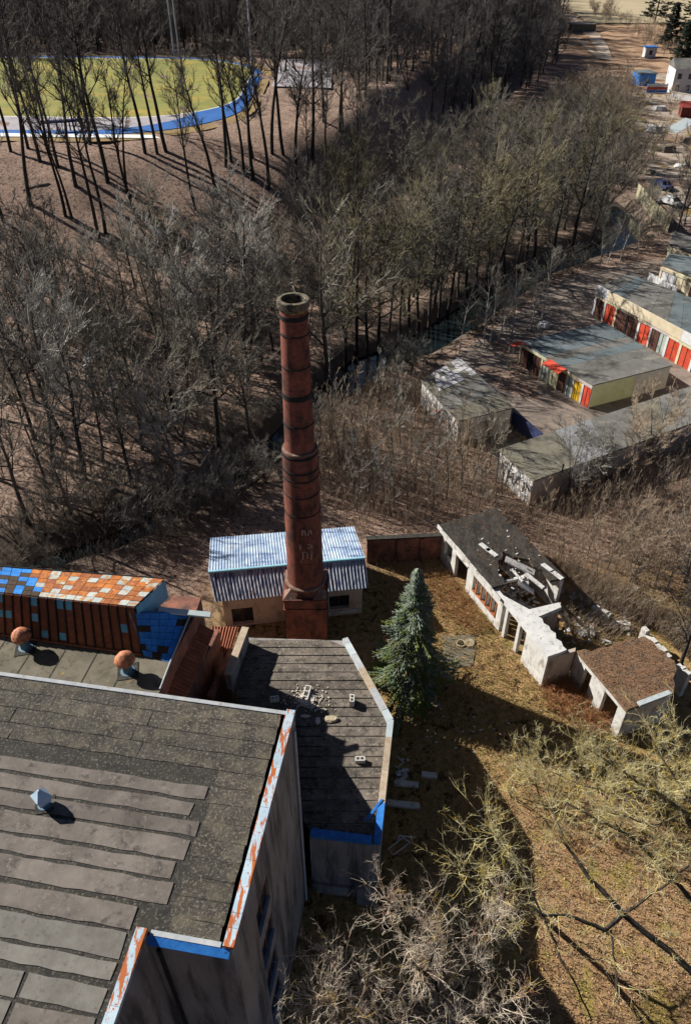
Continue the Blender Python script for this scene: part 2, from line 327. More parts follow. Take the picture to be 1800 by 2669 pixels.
MT['pipe'] = M('grey_pole_metal', (.36, .38, .42), (.44, .46, .50), 3, vary=.05)
MT['roof_red'] = M('dark_red_roof', (.20, .03, .03), (.26, .05, .04), 2)
MT['house_pale'] = M('pale_house_render', (.50, .48, .46), (.60, .58, .56), 1, vary=.06)

def brick_mat(name, c0, c1, mortar, scale=5.5, dark=(.05, .025, .02)):
    m, nt, b = nodes_of(name); g = nt.nodes.new('ShaderNodeTexCoord')
    uv = nt.nodes.new('ShaderNodeUVMap'); br = nt.nodes.new('ShaderNodeTexBrick')
    nt.links.new(uv.outputs[0], br.inputs['Vector'])
    br.inputs['Color1'].default_value = c4(c0); br.inputs['Color2'].default_value = c4(c1); br.inputs['Mortar'].default_value = c4(mortar)
    br.inputs['Scale'].default_value = 1.0; br.inputs['Brick Width'].default_value = .25; br.inputs['Row Height'].default_value = .075
    br.inputs['Mortar Size'].default_value = .008; br.inputs['Bias'].default_value = -.2
    ge = nt.nodes.new('ShaderNodeNewGeometry'); pos = ge.outputs['Position']
    col = mix(nt, ramp(nt, noise(nt, mapped(nt, pos, (1, 1, .5)), 1.3), .40, .64), br.outputs['Color'], dark)
    col = mix(nt, ramp(nt, noise(nt, mapped(nt, pos, (1, 1, 5)), 1.0), .58, .70), col, (.035, .026, .023))
    col = mix(nt, ramp(nt, noise(nt, mapped(nt, pos, (4, 4, 7)), 3.0), .72, .76), col, (.42, .36, .33))
    nt.links.new(col, b.inputs['Base Color']); b.inputs['Roughness'].default_value = .9
    bp = nt.nodes.new('ShaderNodeBump'); bp.inputs['Strength'].default_value = .35; bp.inputs['Distance'].default_value = .02
    nt.links.new(br.outputs['Fac'], bp.inputs['Height']); bp.invert = True; nt.links.new(bp.outputs[0], b.inputs['Normal'])
    return m
MT['brick'] = brick_mat('red_brick', (.25, .068, .04), (.155, .042, .028), (.15, .09, .07))
MT['brick_wall'] = brick_mat('weathered_red_brick', (.30, .10, .06), (.22, .075, .05), (.24, .16, .12), dark=(.09, .05, .04))
def uv_box(o):
    me = o.data; uv = me.uv_layers.new(name='UVMap'); w = WL[o]
    for p in me.polygons:
        n = p.normal; t = Vector((-n.y, n.x, 0)); t = t.normalized() if t.length > .1 else Vector((1, 0, 0))
        for li in p.loop_indices:
            c = me.vertices[me.loops[li].vertex_index].co+w
            uv.data[li].uv = (c.dot(t), c.z if abs(n.z) < .9 else c.y)
def uv_cyl(o, cx, cy, r):
    me = o.data; uv = me.uv_layers.new(name='UVMap'); w = WL[o]
    for p in me.polygons:
        an = []
        for li in p.loop_indices:
            c = me.vertices[me.loops[li].vertex_index].co+w; an.append((li, math.atan2(c.y-cy, c.x-cx), c.z))
        mx = max(a[1] for a in an)
        for li, a, z in an:
            if mx-a > math.pi: a += 2*math.pi
            uv.data[li].uv = (a*r, z)
def water_mat():
    m, nt, b = nodes_of('river_water'); b.inputs['Base Color'].default_value = (.006, .012, .014, 1)
    b.inputs['Roughness'].default_value = .06; b.inputs['Specular IOR Level'].default_value = .9
    g = nt.nodes.new('ShaderNodeNewGeometry'); bp = nt.nodes.new('ShaderNodeBump'); bp.inputs['Strength'].default_value = .12; bp.inputs['Distance'].default_value = .05
    nt.links.new(noise(nt, g.outputs['Position'], 1.5, 3), bp.inputs['Height']); nt.links.new(bp.outputs[0], b.inputs['Normal'])
    return m
MT['water'] = water_mat()
def ground_mat():
    m, nt, b = nodes_of('ground_leaf_litter_and_grass'); g = nt.nodes.new('ShaderNodeNewGeometry'); pos = g.outputs['Position']
    at = nt.nodes.new('ShaderNodeAttribute'); at.attribute_name = 'zone'; sp = nt.nodes.new('ShaderNodeSeparateColor'); nt.links.new(at.outputs['Color'], sp.inputs[0])
    n1 = noise(nt, pos, .35, 6, .65); n2 = noise(nt, pos, 2.6, 6, .7); n3 = noise(nt, pos, 9, 4, .7)
    litter = mix(nt, ramp(nt, n1, .35, .65), (.22, .152, .118), (.34, .24, .185))
    litter = mix(nt, ramp(nt, n2, .48, .60), litter, (.075, .052, .042))
    litter = mix(nt, ramp(nt, n3, .56, .64), litter, (.50, .37, .28))
    gr = mix(nt, ramp(nt, n1, .38, .62), (.27, .175, .075), (.19, .155, .05))
    gr = mix(nt, ramp(nt, n2, .47, .55), gr, (.37, .235, .115))
    gr = mix(nt, ramp(nt, noise(nt, pos, 1.1, 5, .7), .54, .60), gr, (.07, .045, .02))
    gr = mix(nt, ramp(nt, n3, .56, .66), gr, (.10, .065, .03))
    og = mix(nt, ramp(nt, n1, .38, .62), (.29, .165, .09), (.34, .22, .12))
    og = mix(nt, ramp(nt, n2, .50, .57), og, (.095, .055, .028))
    og = mix(nt, ramp(nt, n3, .53, .61), og, (.40, .25, .16))
    og = mix(nt, ramp(nt, noise(nt, pos, .5, 4), .52, .62), og, (.26, .20, .06))
    fl = mix(nt, ramp(nt, n1, .35, .65), (.30, .19, .12), (.42, .28, .18))
    fl = mix(nt, ramp(nt, noise(nt, pos, .12, 5), .5, .62), fl, (.16, .10, .07))
    dk = mix(nt, ramp(nt, n2, .4, .62), (.045, .040, .032), (.085, .072, .055))
    col = mix(nt, sp.outputs[0], litter, gr); col = mix(nt, sp.outputs[1], col, og); col = mix(nt, sp.outputs[2], col, fl)
    at2 = nt.nodes.new('ShaderNodeAttribute'); at2.attribute_name = 'mud'; col = mix(nt, at2.outputs['Fac'], col, dk)
    nt.links.new(col, b.inputs['Base Color']); b.inputs['Roughness'].default_value = 1.0; b.inputs['Specular IOR Level'].default_value = .05
    bp = nt.nodes.new('ShaderNodeBump'); bp.inputs['Strength'].default_value = .9; bp.inputs['Distance'].default_value = .12
    nt.links.new(n3, bp.inputs['Height']); nt.links.new(bp.outputs[0], b.inputs['Normal'])
    return m
MT['ground'] = ground_mat()

# ================================================================== SETTING
def fast_mesh(name, V, F):
    """V (n,3) array, F (m,k) int array -> mesh"""
    V = np.asarray(V, np.float32); F = np.asarray(F, np.int32); me = bpy.data.meshes.new(name)
    me.vertices.add(len(V)); me.vertices.foreach_set('co', V.ravel())
    k = F.shape[1]; me.loops.add(F.size); me.loops.foreach_set('vertex_index', F.ravel())
    me.polygons.add(len(F)); me.polygons.foreach_set('loop_start', np.arange(0, F.size, k, dtype=np.int32))
    me.update(calc_edges=True); return me
def build_ground():
    xs = np.concatenate([[-4000, -2500, -1500, -900, -600, -420, -300, -220, -170, -135], np.arange(-110, 131, 1.6), [150, 180, 220, 280, 360, 480, 700, 1100, 2000, 4000]])
    ys = np.concatenate([[-3000, -1500, -700, -300, -120, -50, -20, -8], np.arange(0, 265, 1.6), np.arange(268, 520, 8), [560, 640, 760, 950, 1300, 2000, 3500, 6000]])
    X, Y = np.meshgrid(xs, ys); Z = hgt(X.ravel(), Y.ravel()); V = np.stack([X.ravel(), Y.ravel(), Z], 1)
    nx, ny = len(xs), len(ys); i = np.arange(nx-1)[None, :]+nx*np.arange(ny-1)[:, None]; i = i.ravel()
    me = fast_mesh('ground', V, np.stack([i, i+1, i+nx+1, i+nx], 1))
    me.polygons.foreach_set('use_smooth', np.ones(len(me.polygons), bool))
    x, y = V[:, 0], V[:, 1]
    yard = sstep(46, 41, y+np.abs(x-5)*.05)*sstep(-12, -7, x)*(1-sstep(24, 30, x))
    orange = sstep(26, 20, y-0.45*(x-9))*sstep(3, 8, x)
    far = sstep(70, 86, x)*sstep(215, 240, y)
    trk = np.exp(-((x+38)/30)**2)*0
    col = np.zeros((len(V), 4), np.float32); col[:, 0] = np.maximum(yard, trk); col[:, 1] = orange*.85; col[:, 2] = far; col[:, 3] = 1
    a = me.color_attributes.new('zone', 'FLOAT_COLOR', 'POINT'); a.data.foreach_set('color', col.ravel())
    d = riv_d(x, y); mud = np.clip(sstep(6.0, 3.6, d)*.6, 0, 1)
    b = me.attributes.new('mud', 'FLOAT', 'POINT'); b.data.foreach_set('value', mud.astype(np.float32))
    o = link_mesh('ground', me, MT['ground']); setp(o, kind='structure')
build_ground()
def ribbon(name, pts, w, z, mat, zf=None):
    mb = MB(); pts = [Vector((p[0], p[1], 0)) for p in pts]; L = []; R_ = []
    for i, p in enumerate(pts):
        d = (pts[min(i+1, len(pts)-1)]-pts[max(i-1, 0)]).normalized(); n = Vector((-d.y, d.x, 0))
        ww = w[i] if isinstance(w, list) else w
        zz = z if zf is None else None
        a = p+n*ww; c = p-n*ww
        a.z = z if zf is None else h1(a.x, a.y)+zf; c.z = z if zf is None else h1(c.x, c.y)+zf
        L.append(a); R_.append(c)
    for i in range(len(pts)-1): mb.poly([R_[i], R_[i+1], L[i+1], L[i]])
    return setp(mb.build(name, mat), kind='structure')
ribbon('river', RIV, [2.0]*6+[2.6, 3.4, 3.8, 3.6]+[3.3]*9, -1.55, MT['water'])
def flat(name, poly, z, mat):
    mb = MB(); pl = [(p[0], p[1], z) for p in poly]
    a = sum(pl[i][0]*pl[(i+1) % len(pl)][1]-pl[(i+1) % len(pl)][0]*pl[i][1] for i in range(len(pl)))
    mb.poly(pl if a > 0 else pl[::-1]); return setp(mb.build(name, mat), kind='structure')
# sports ground on the terrace
zt = 10.25
def oval(x0, x1, y0, y1, r, n=14):
    pts = []
    for cx, cy, a0 in ((x1-r, y0+r, -90), (x1-r, y1-r, 0), (x0+r, y1-r, 90), (x0+r, y0+r, 180)):
        for k in range(n+1):
            a = math.radians(a0+90*k/n); pts.append((cx+r*math.cos(a), cy+r*math.sin(a)))
    return pts
def sheared(pts): return [(x, y+.16*(x+20)*-1*.35) for x, y in pts]
flat('sports_terrace', sheared(oval(-150, -16.6, 131.5, 222, 28)), zt-.10, MT['terrace'])
flat('running_track', sheared(oval(-125, -18.5, 136, 218, 26)), zt, MT['track'])
flat('track_inner_surface', sheared(oval(-122, -27, 138.6, 205, 20)), zt+.006, MT['grey_area'])
flat('track_line', sheared(oval(-120, -20.9, 148.6, 215.4, 21)), zt+.012, MT['line'])
flat('grass_pitch', sheared(oval(-119.5, -21.2, 149.0, 215.1, 20.6)), zt+.018, MT['pitch'])
flat('track_edge_path', sheared([(-125, 133.2), (-30, 134.2), (-32, 136.4), (-125, 135.7)]), zt+.004, MT['line'])
flat('court_surface', [(-15.5, 180), (-3, 178), (-3, 214), (-15.5, 216)], 10.3, MT['grey_area'])
# the garage yard, the rail-bed track, the pale field, the far yard
yardp = [(9, 74), (17, 84), (30, 101), (41, 107), (60, 112), (75, 100), (75, 62), (36, 62), (20, 54), (14, 57), (8, 66)]
flat('garage_yard', yardp, .03, MT['dirt'])
flat('far_yard', [(54, 124), (56, 160), (60, 190), (70, 215), (78, 262), (100, 262), (96, 190), (80, 124)], .10, MT['yard_sand'])
ribbon('sandy_track', [(86, 288), (92, 318), (97, 350), (101, 400), (104, 470), (108, 560)], [2.0, 2.2, 2.6, 3, 3, 3], 0, MT['path'], zf=.15)
ribbon('sandy_track', [(84.5, 290), (88, 330), (90, 380)], 1.2, 0, MT['path'], zf=.16)
flat('stubble_field', [(104, 385), (420, 385), (480, 520), (116, 520)], .35, MT['field'])

# ================================================================== MAIN BUILDING
ZM = 15.2
FR = P(765, 1860, ZM); u = Vector((-.987, .162, 0)); v = Vector((-.162, -.987, 0))
def mp(a, b, z=ZM): return FR+u*a+v*b+Vector((0, 0, z-ZM))     # a: metres left of the right wall, b: metres towards the camera
B_STEP = 8.75; A_STEP = 2.75
main = thing('factory_building', 'tall grey rendered factory block with flat felted roof in the left foreground', 'building', (FR.x-8, FR.y-5, 0))
rw = Wall(mp(0, B_STEP), mp(0, 0))            # right wall, outward = right
wins = []
for cx, cy in (((686), 2360), ((716), 2480), ((738), 2570)):
    s_, h_ = rw.sh(cx, cy); wins.append((s_, h_))
mb = MB(); holes = []
WS = wins[0][0]
for k in range(4):
    hh = wins[0][1]-k*2.85
    if hh > 1.0: holes.append((WS-.75, WS+.75, hh-.85, hh+.85))
mb = MB(); rw.holed(mb, 0, ZM, .45, holes); mb.build('wall', MT['wall'], main)
fw = Wall(mp(A_STEP, B_STEP), mp(0, B_STEP)); mb = MB(); fw.box(mb, 0, fw.L-.45, 0, ZM-.02, -.45, 0); mb.build('wall', MT['wall'], main)
iw = Wall(mp(A_STEP, 22), mp(A_STEP, B_STEP)); mb = MB(); iw.box(mb, 0, iw.L-.002, 0, ZM-.02, -.45, -.02); mb.build('wall', MT['wall'], main)
bw = Wall(mp(0, 0), mp(26, 0)); mb = MB(); bw.box(mb, 0.46, 26, 0, ZM-.02, -.45, 0); mb.build('wall', MT['wall'], main)
for hl in holes:
    a0, a1, h0, h1_ = hl
    w = MB(); rw.box(w, a0, a1, h0, h1_, -.16, -.13); win = w.build('window', MT['glass'], main)
    f = MB()
    for q in ((a0, a1, h0, h0+.07), (a0, a1, h1_-.07, h1_), (a0, a0+.07, h0+.07, h1_-.07), (a1-.07, a1, h0+.07, h1_-.07), ((a0+a1)/2-.04, (a0+a1)/2+.04, h0+.07, h1_-.07)):
        rw.box(f, q[0], q[1], q[2], q[3], -.128, -.09)
    f.build('frame', MT['brown'], win)
    s_ = MB(); s_.hexa([rw.p(a0, h0-.06, .03), rw.p(a1, h0-.06, .03), rw.p(a1, h0-.06, -.12), rw.p(a0, h0-.06, -.12),
                        rw.p(a0, h0-.03, .03), rw.p(a1, h0-.03, .03), rw.p(a1, h0+.04, -.12), rw.p(a0, h0+.04, -.12)]); s_.build('sill', MT['sill_blue'], win)
# drainpipes
for a, o_ in ((.35, .09),):
    mb = MB(); mb.tube([rw.p(rw.L-a, .2, o_), rw.p(rw.L-a, ZM-.6, o_)], .06, 8); mb.build('drainpipe', MT['pipe'], main)
mb = MB(); mb.tube([fw.p(.35, .2, .10), fw.p(.35, ZM-.7, .10)], .07, 8); mb.build('drainpipe', MT['black'], main)
# roof deck and its pieces
mb = MB(); mb.prism([mp(0.02, .02), mp(26, .02), mp(26, 22), mp(A_STEP+.02, 22), mp(A_STEP+.02, B_STEP-.02), mp(.02, B_STEP-.02)], ZM-.30, ZM); roof = mb.build('roof', MT['deck'], main)
rnd = random.Random(5)
def sheet(parent, a0, a1, b0, b1, z, th, mat, name='roofing_sheet', jit=.032, tilt=0.0):
    m_ = MB(); j = lambda: rnd.uniform(-jit, jit)
    n = max(2, int((a1-a0)/.55)); pl = []; zz = []
    for k in range(n+1): pl.append(mp(a0+(a1-a0)*k/n+(j() if k in (0, n) else 0), b0+j())); zz.append(z+th+tilt)
    for k in range(n, -1, -1): pl.append(mp(a0+(a1-a0)*k/n+(j() if k in (0, n) else 0), b1+j())); zz.append(z+th)
    m_.prism(pl, z-.002, zz); return m_.build(name, mat, parent)
b_rows = [0.06, .78, 1.5, 2.2, 2.9]
for i in range(4):                                   # mossy felt along the far edge
    a = .45
    while a < 18:
        L = rnd.uniform(4, 7); sheet(roof, a, a+L-.03, b_rows[i]+.02, b_rows[i+1]-.02, ZM, .012+.004*i, MT['felt'], 'felt_strip'); a += L
for i in range(9):                                   # mossy felt along the right edge
    b0 = 2.9+i*.65; sheet(roof, .45, 2.15+.1*math.sin(i*2.1), b0+.012, min(b0+.638, B_STEP-.05), ZM, .012+.003*(i % 3), MT['felt'], 'felt_strip')
d_ = lambda py: (P(0, py, ZM)-FR).dot(v)
rows = [d_(y) for y in (1966, 2008, 2057, 2103, 2166, 2221, 2290, 2367, 2447, 2510, 2600)]
while rows[-1] < 13.6: rows.append(rows[-1]+.9)
for i in range(len(rows)-1):
    a = 2.35+.22*math.sin(i*1.9)+.1*(i % 2)
    if rows[i] > B_STEP-1.2: a = A_STEP+.55
    b0, b1 = rows[i]+.075+.03*math.sin(i*2.3), rows[i+1]-.07-.02*math.sin(i*1.7)
    while a < 15:
        L = rnd.choice([2.6, 5.5, 7.0, 8.5]) if i > 4 else rnd.uniform(7, 12)
        pale = (rows[i] > B_STEP-.8 and rnd.random() < .85)
        sheet(roof, a, a+L-.16, b0, b1, ZM, .02+rnd.uniform(0, .012), MT['sheet_pale'] if pale else MT['sheet'], tilt=.01); a += L
# copings
def coping(wl, s0, s1, h, mat, w=.34, o=.07, th=.20, parent=main, name='coping'):
    m_ = MB(); wl.box(m_, s0+.006, s1-.006, h, h+th, o-w, o); return m_.build(name, mat, parent)
for s0, s1 in ((0, .55), (.55, 1.0), (1.0, 2.7), (2.7, 4.6), (4.6, 6.2), (6.2, 7.6), (7.6, rw.L+.03)): coping(rw, s0, s1, ZM+.001+rnd.uniform(0, .012), MT['coping'])
for s0, s1 in ((8.6, 9.9), (9.9, 11.2), (11.2, iw.L+.12)): coping(iw, s0, s1, ZM+.001+rnd.uniform(0, .01), MT['coping'], o=.05)
mb = MB(); mb.hexa([fw.p(.12, ZM-.16, .22), fw.p(fw.L-.05, ZM-.16, .22), fw.p(fw.L-.05, ZM-.1, .003), fw.p(.12, ZM-.1, .003), fw.p(.12, ZM-.13, .22), fw.p(fw.L-.05, ZM-.13, .22), fw.p(fw.L-.05, ZM+.03, .003), fw.p(.12, ZM+.03, .003)]); mb.build('gutter', MT['blue'], main)
mb = MB(); fw.box(mb, .15, fw.L-.36, ZM+.002, ZM+.05, -.16, .0); mb.build('eaves_strip', MT['coping_pale'], main)
mb = MB(); bw.box(mb, .3, 26, ZM+.002, ZM+.06, -.14, .03); mb.build('eaves_strip', MT['coping_pale'], main)
# unseen wing, added and sloped so its shadow falls across the annex roof
mb = MB(); mb.prism([(FR.x-.32, FR.y-.02), (-2.66, 24.5), (-6.0, 24.9), (-6.0, FR.y+.66)], 0, [10.2, 6.7, 6.7, 10.2]); mb.build('added_shadow_wing', MT['wall'], main)
# roof vents
def mushroom(loc, label, hp, rp, rc, hc, cap_m, pipe_m, square=False):
    t = thing('roof_vent', label, 'roof vent', loc)
    m_ = MB(); m_.lathe(loc, [(rp*1.5, 0), (rp*1.5, .05), (rp, .06), (rp, hp)], 14); m_.build('pipe', pipe_m, t)
    m_ = MB(); n = 4 if square else 14
    if square: m_.lathe(loc, [(rc*.62, hp-.30), (rc*.80, hp-.28), (rc, hp-.02), (rc*.95, hp+.05), (.05, hp+hc)], n, True)
    else: m_.lathe(loc, [(rc*.55, hp-.16), (rc*.97, hp-.16), (rc, hp-.06), (rc*.96, hp+.0), (rc*.80, hp+hc*.42), (rc*.55, hp+hc*.74), (rc*.22, hp+hc*.95), (.03, hp+hc)], n, True)
    rv = random.Random(int(abs(loc[0])*100)); m_.v = [(x+rv.uniform(-.025, .025), y+rv.uniform(-.025, .025), z+rv.uniform(-.02, .02)) for x, y, z in m_.v]
    if not square:
        for k in range(3):
            q = 2*math.pi*k/3; m2 = MB(); m2.tube([Vector(loc)+Vector((rp*math.cos(q), rp*math.sin(q), hp-.35)), Vector(loc)+Vector((rc*.85*math.cos(q), rc*.85*math.sin(q), hp-.10))], .02, 5); m2.build('strut', pipe_m, t)
    m2 = MB(); m2.box(loc, rp*4.2, rp*4.2, .03, .2); m2.build('flashing', MT['deck'], t)
    m_.build('cap', cap_m, t, smooth=not square); return t
mushroom(P(118, 2098, ZM), 'small pale blue pyramid-capped vent on the grey sheeted roof', .55, .16, .36, .38, MT['vent_white'], MT['vent_blue'], True)

# ================================================================== LEFT WING with lantern roof
ZL = 10.5
wing = thing('workshop_wing', 'lower wing behind the factory roof with rusty and blue patchwork lantern roof', 'building', P(200, 1700, 0))
e0, e1 = P(-120, 1638, ZL), P(372, 1708, ZL)          # foot of the lantern front
k0, k1 = P(-120, 1533, ZL+2.3), P(352, 1583, ZL+2.3)  # upper front edge
r0, r1 = P(-120, 1470, ZL+1.8), P(428, 1511, ZL+1.8)  # far edge
cR = P(446, 1727, ZL); cN = P(418, 1800, ZL); hR = P(503, 1610, ZL)
mb = MB(); mb.prism([mp(26, -.03), cN+v*2.5, cN, cR, hR+Vector((.05, 0, 0)), hR+Vector((.2, 1.5, 0)), Vector((-26, hR.y+3.4, 0))], 0, ZL); mb.build('wall', MT['brick_wall'], wing); uv_box(wing.children[0])
mb = MB(); mb.prism([mp(24, -.05), mp(7.4, -.05), cN+v*.6, cN, cR, e1, e0], ZL+.001, ZL+.05); lroof = mb.build('flat_roof', MT['concrete'], wing)
for i in range(5):
    a = cN.lerp(cR, 0)-u*0; p0 = e0.lerp(e1, .30+.16*i); p1 = p0+v*2.6+Vector((0, 0, .052)); p0 = p0+Vector((0, 0, .052))
    m_ = MB(); q = (p1-p0).normalized().cross(Vector((0, 0, 1)))*.03; m_.prism([p0-q, p0+q, p1+q, p1-q], ZL+.05, ZL+.062); m_.build('felt_seam', MT['deck'], lroof)
# lantern body (below the sheets)
off = Vector((0, 0, -.05))
mb = MB(); mb.hexa([e0+off+Vector((0, .08, 0)), e1+off+Vector((-.9, .08, 0)), P(320, 1545, ZL), r0-Vector((0, 0, 1.8)), k0+off+Vector((0, .06, 0)), k1+off+Vector((-.25, .06, 0)), r1+off+Vector((-.35, 0, 0)), r0+off]); mb.build('lantern_body', MT['tile_brown'], wing)
def quad_tiles(parent, c00, c10, c11, c01, nu, nv, gap, th, pick, name, ju=0.0, lift=0.0):
    """tiles over a bilinear quad; c00-c10 along u"""
    N = (c10-c00).cross(c01-c00).normalized()
    if N.z < 0: N = -N
    def at(a, b): return c00.lerp(c10, a).lerp(c01.lerp(c11, a), b)
    for i in range(nu):
        for j in range(nv):
            mt = pick(i, j)
            if mt is None: continue
            g = gap/2; a0, a1, b0, b1 = (i+g)/nu, (i+1-g)/nu, (j+g)/nv, (j+1-g)/nv
            o_ = N*(lift+rnd.uniform(0, th*.6)); pts = [at(a0, b0)+o_, at(a1, b0)+o_, at(a1, b1)+o_, at(a0, b1)+o_]
            m_ = MB(); m_.hexa(pts+[p+N*th for p in pts]); m_.build(name, mt, parent)
RR = random.Random(11)
def pk_top(i, j):
    if i+.4*j < 9.5: return MT['tile_blue'] if RR.random() < .62 else MT['tile_brown']
    r = RR.random(); return MT['white_rust'] if r < .26 else (MT['rust_orange'] if r < .72 else MT['rust_sheet2'])
quad_tiles(wing, k0, k1, r1, r0, 21, 6, .05, .035, pk_top, 'roof_sheet', lift=.01)
# front slope: standing seam pans, some with surviving paint
for i in range(21):
    a0, a1 = i/21, (i+1)/21
    mt = MT['rust_sheet']
    lo0, lo1, up0, up1 = e0.lerp(e1, a0+.004), e0.lerp(e1, a1-.004), k0.lerp(k1, a0+.004), k0.lerp(k1, a1-.004)
    N = (lo1-lo0).cross(up0-lo0).normalized(); N = N if N.y < 0 else -N
    m_ = MB(); pts = [lo0, lo1, up1, up0]; m_.hexa([p+N*.0 for p in pts]+[p+N*.035 for p in pts]); pan = m_.build('roof_pan', mt, wing)
    m_ = MB(); q = [lo1, lo1+(lo1-lo0)*.12, up1+(up1-up0)*.12, up1]; m_.hexa([p+N*.036 for p in q]+[p+N*.13 for p in q]); m_.build('standing_seam', MT['tile_brown'], pan)
    for b0, b1, pr in ((.80, .995, .55), (.45, .62, .22), (.1, .26, .18)):
        if RR.random() < pr:
            q = [lo0.lerp(up0, b0), lo1.lerp(up1, b0), lo1.lerp(up1, b1), lo0.lerp(up0, b1)]; m_ = MB(); m_.hexa([p+N*.0355 for p in q]+[p+N*.040 for p in q]); m_.build('paint_patch', MT['sky_blue'], pan)
# eaves trim, gable cheek and blue tiled hip
mb = MB(); mb.tube([e0+Vector((0, -.05, .10)), e1+Vector((0, -.05, .10))], .07, 6); mb.build('eaves_trim', MT['rust_sheet'], wing)
mb = MB(); mb.tube([r0+Vector((0, .02, .06)), r1+Vector((0, .02, .06))], .05, 6); mb.build('ridge_trim', MT['black'], wing)
mb = MB(); mb.hexa([k1+Vector((.02, .05, -1.2)), k1+Vector((.06, .05, -1.2)), r1+Vector((.06, -.05, -1.3)), r1+Vector((.02, -.05, -1.3)), k1+Vector((.02, .05, -.03)), k1+Vector((.06, .05, -.03)), r1+Vector((.06, -.05, -.03)), r1+Vector((.02, -.05, -.03))]); mb.build('gable_cheek', MT['sky_blue'], wing)
hip = [e1+Vector((.12, -.02, .04)), cR+Vector((-.05, .05, .04)), hR+Vector((-.1, 0, .45)), P(412, 1592, ZL+1.1)]
ht0 = P(338, 1596, ZL+2.0)
mb = MB(); bl_ = lambda a, b: hip[0].lerp(hip[1], a).lerp(ht0.lerp(hip[2], a), b)+Vector((0, 0, -.02))
for i in range(6):
    for j in range(6): mb.poly([bl_(i/6, j/6), bl_((i+1)/6, j/6), bl_((i+1)/6, (j+1)/6), bl_(i/6, (j+1)/6)])
hipo = mb.build('hip_roof', MT['tile_brown'], wing)
mb = MB(); mb.poly([ht0, hip[2], hip[3]]); mb.poly([ht0, hip[3], hip[2]]); mb.build('hip_top', MT['sky_blue'], wing)
def pk_hip(i, j): return MT['tile_blue'] if (RR.random() < (.92 if i+j > 5 else .62)) else MT['tile_brown']
quad_tiles(wing, hip[0], hip[1], hip[2], ht0, 6, 7, .06, .03, pk_hip, 'roof_tile', lift=.06)
mb = MB(); mb.tube([ht0+Vector((0, 0, .08)), e1+Vector((.1, 0, .12))], .05, 6); mb.build('hip_trim', MT['coping'], wing)
mb = MB(); mb.tube([cN+Vector((0, 0, .12)), cR+Vector((0, 0, .12)), hR+Vector((0, 0, .5))], .05, 6); mb.build('verge_trim', MT['coping_pale'], wing)
mb = MB(); a_, b_ = P(412, 1592, ZL+1.1), P(548, 1606, ZL+.5); mb.hexa([a_+Vector((0, -.1, -.05)), b_+Vector((0, -.1, -.05)), b_+Vector((0, .25, -.05)), a_+Vector((0, .25, -.05)), a_+Vector((0, -.1, .05)), b_+Vector((0, -.1, .05)), b_+Vector((0, .25, .05)), a_+Vector((0, .25, .05))]); mb.build('coping', MT['white_sheet'], wing)
mushroom(P(68, 1688, ZL+.05), 'orange rusted mushroom vent on the mossy wing roof, nearer the left edge', .95, .24, .50, .38, MT['vent_rust'], MT['vent_blue'])
mushroom(P(334, 1750, ZL+.05), 'orange rusted mushroom vent beside the blue tiled hip', .95, .24, .50, .38, MT['vent_rust'], MT['vent_blue'])
# rusty lean-to and broken brick walls between wing and annex
lean = thing('rusty_lean_to', 'rust-brown corrugated lean-to with broken red brick walls beside the blue tiled hip', 'lean-to', P(500, 1720, 0))
def corr(parent, A, B, C, D, nw, amp, mat, name='roof_sheet', sub=4):
    """corrugated sheet on quad A-B (low/first edge) to D-C, waves along A->B"""
    N = (B-A).cross(D-A).normalized()
    if N.z < 0: N = -N
    m_ = MB(); n = nw*sub; top = []; 
    for k in range(n+1):
        o_ = N*(amp*math.sin(2*math.pi*k/sub)); top.append((A.lerp(B, k/n)+o_, D.lerp(C, k/n)+o_))
    for k in range(n):
        m_.poly([top[k][0], top[k+1][0], top[k+1][1], top[k][1]])
    o = m_.build(name, mat, parent); return o
la, lb = P(508, 1618, 9.6), P(425, 1800, 9.6)
for i in range(4):
    A = lb.lerp(la, i/4+.003); B = lb.lerp(la, (i+1)/4-.003); dx = Vector((1.0, -.05, -.75)); corr(lean, A, B, B+dx, A+dx, 5, .035, MT['rust_sheet'])
for (x0, y0), (x1, y1), z1 in (((566, 1640), (488, 1800), 6.6), ((604, 1690), (545, 1815), 5.6)):
    a_, b_ = P(x0, y0, z1), P(x1, y1, z1); w_ = Wall(a_, b_); m_ = MB(); w_.box(m_, 0, w_.L, 0, z1, -.14, .14); o = m_.build('brick_wall', MT['brick_wall'], lean); uv_box(o)
a_, b_ = P(552, 1632, 5.4), P(622, 1634, 5.4)
corr(lean, a_+Vector((0, -1.7, -.3)), b_+Vector((-.3, -1.7, -.3)), b_, a_, 9, .04, MT['rust_sheet'])
w_ = Wall(P(560, 1690, 4.6), P(600, 1690, 4.6)); m_ = MB(); w_.box(m_, 0, w_.L, 0, 4.6, -.1, .1); o = m_.build('brick_wall', MT['brick_wall'], lean); uv_box(o)

# ================================================================== ANNEX
ZA = 5.3
annex = thing('annex_building', 'low annex with brown ribbed felt roof and kinked parapet beside the spruce', 'building', P(850, 1950, 0))
nFL, nFR, nAC, nF, nL = P(648, 1662, ZA), P(903, 1670, ZA), P(1022, 1884, ZA), P(988, 2203, ZA), P(806, 2180, ZA)
nW = P(604, 1802, ZA)
mb = MB(); mb.prism([nFL, nFR, nAC, nF, nL, mp(.1, -6.3, 0), nW], 0, ZA); mb.build('wall', MT['wall'], annex)
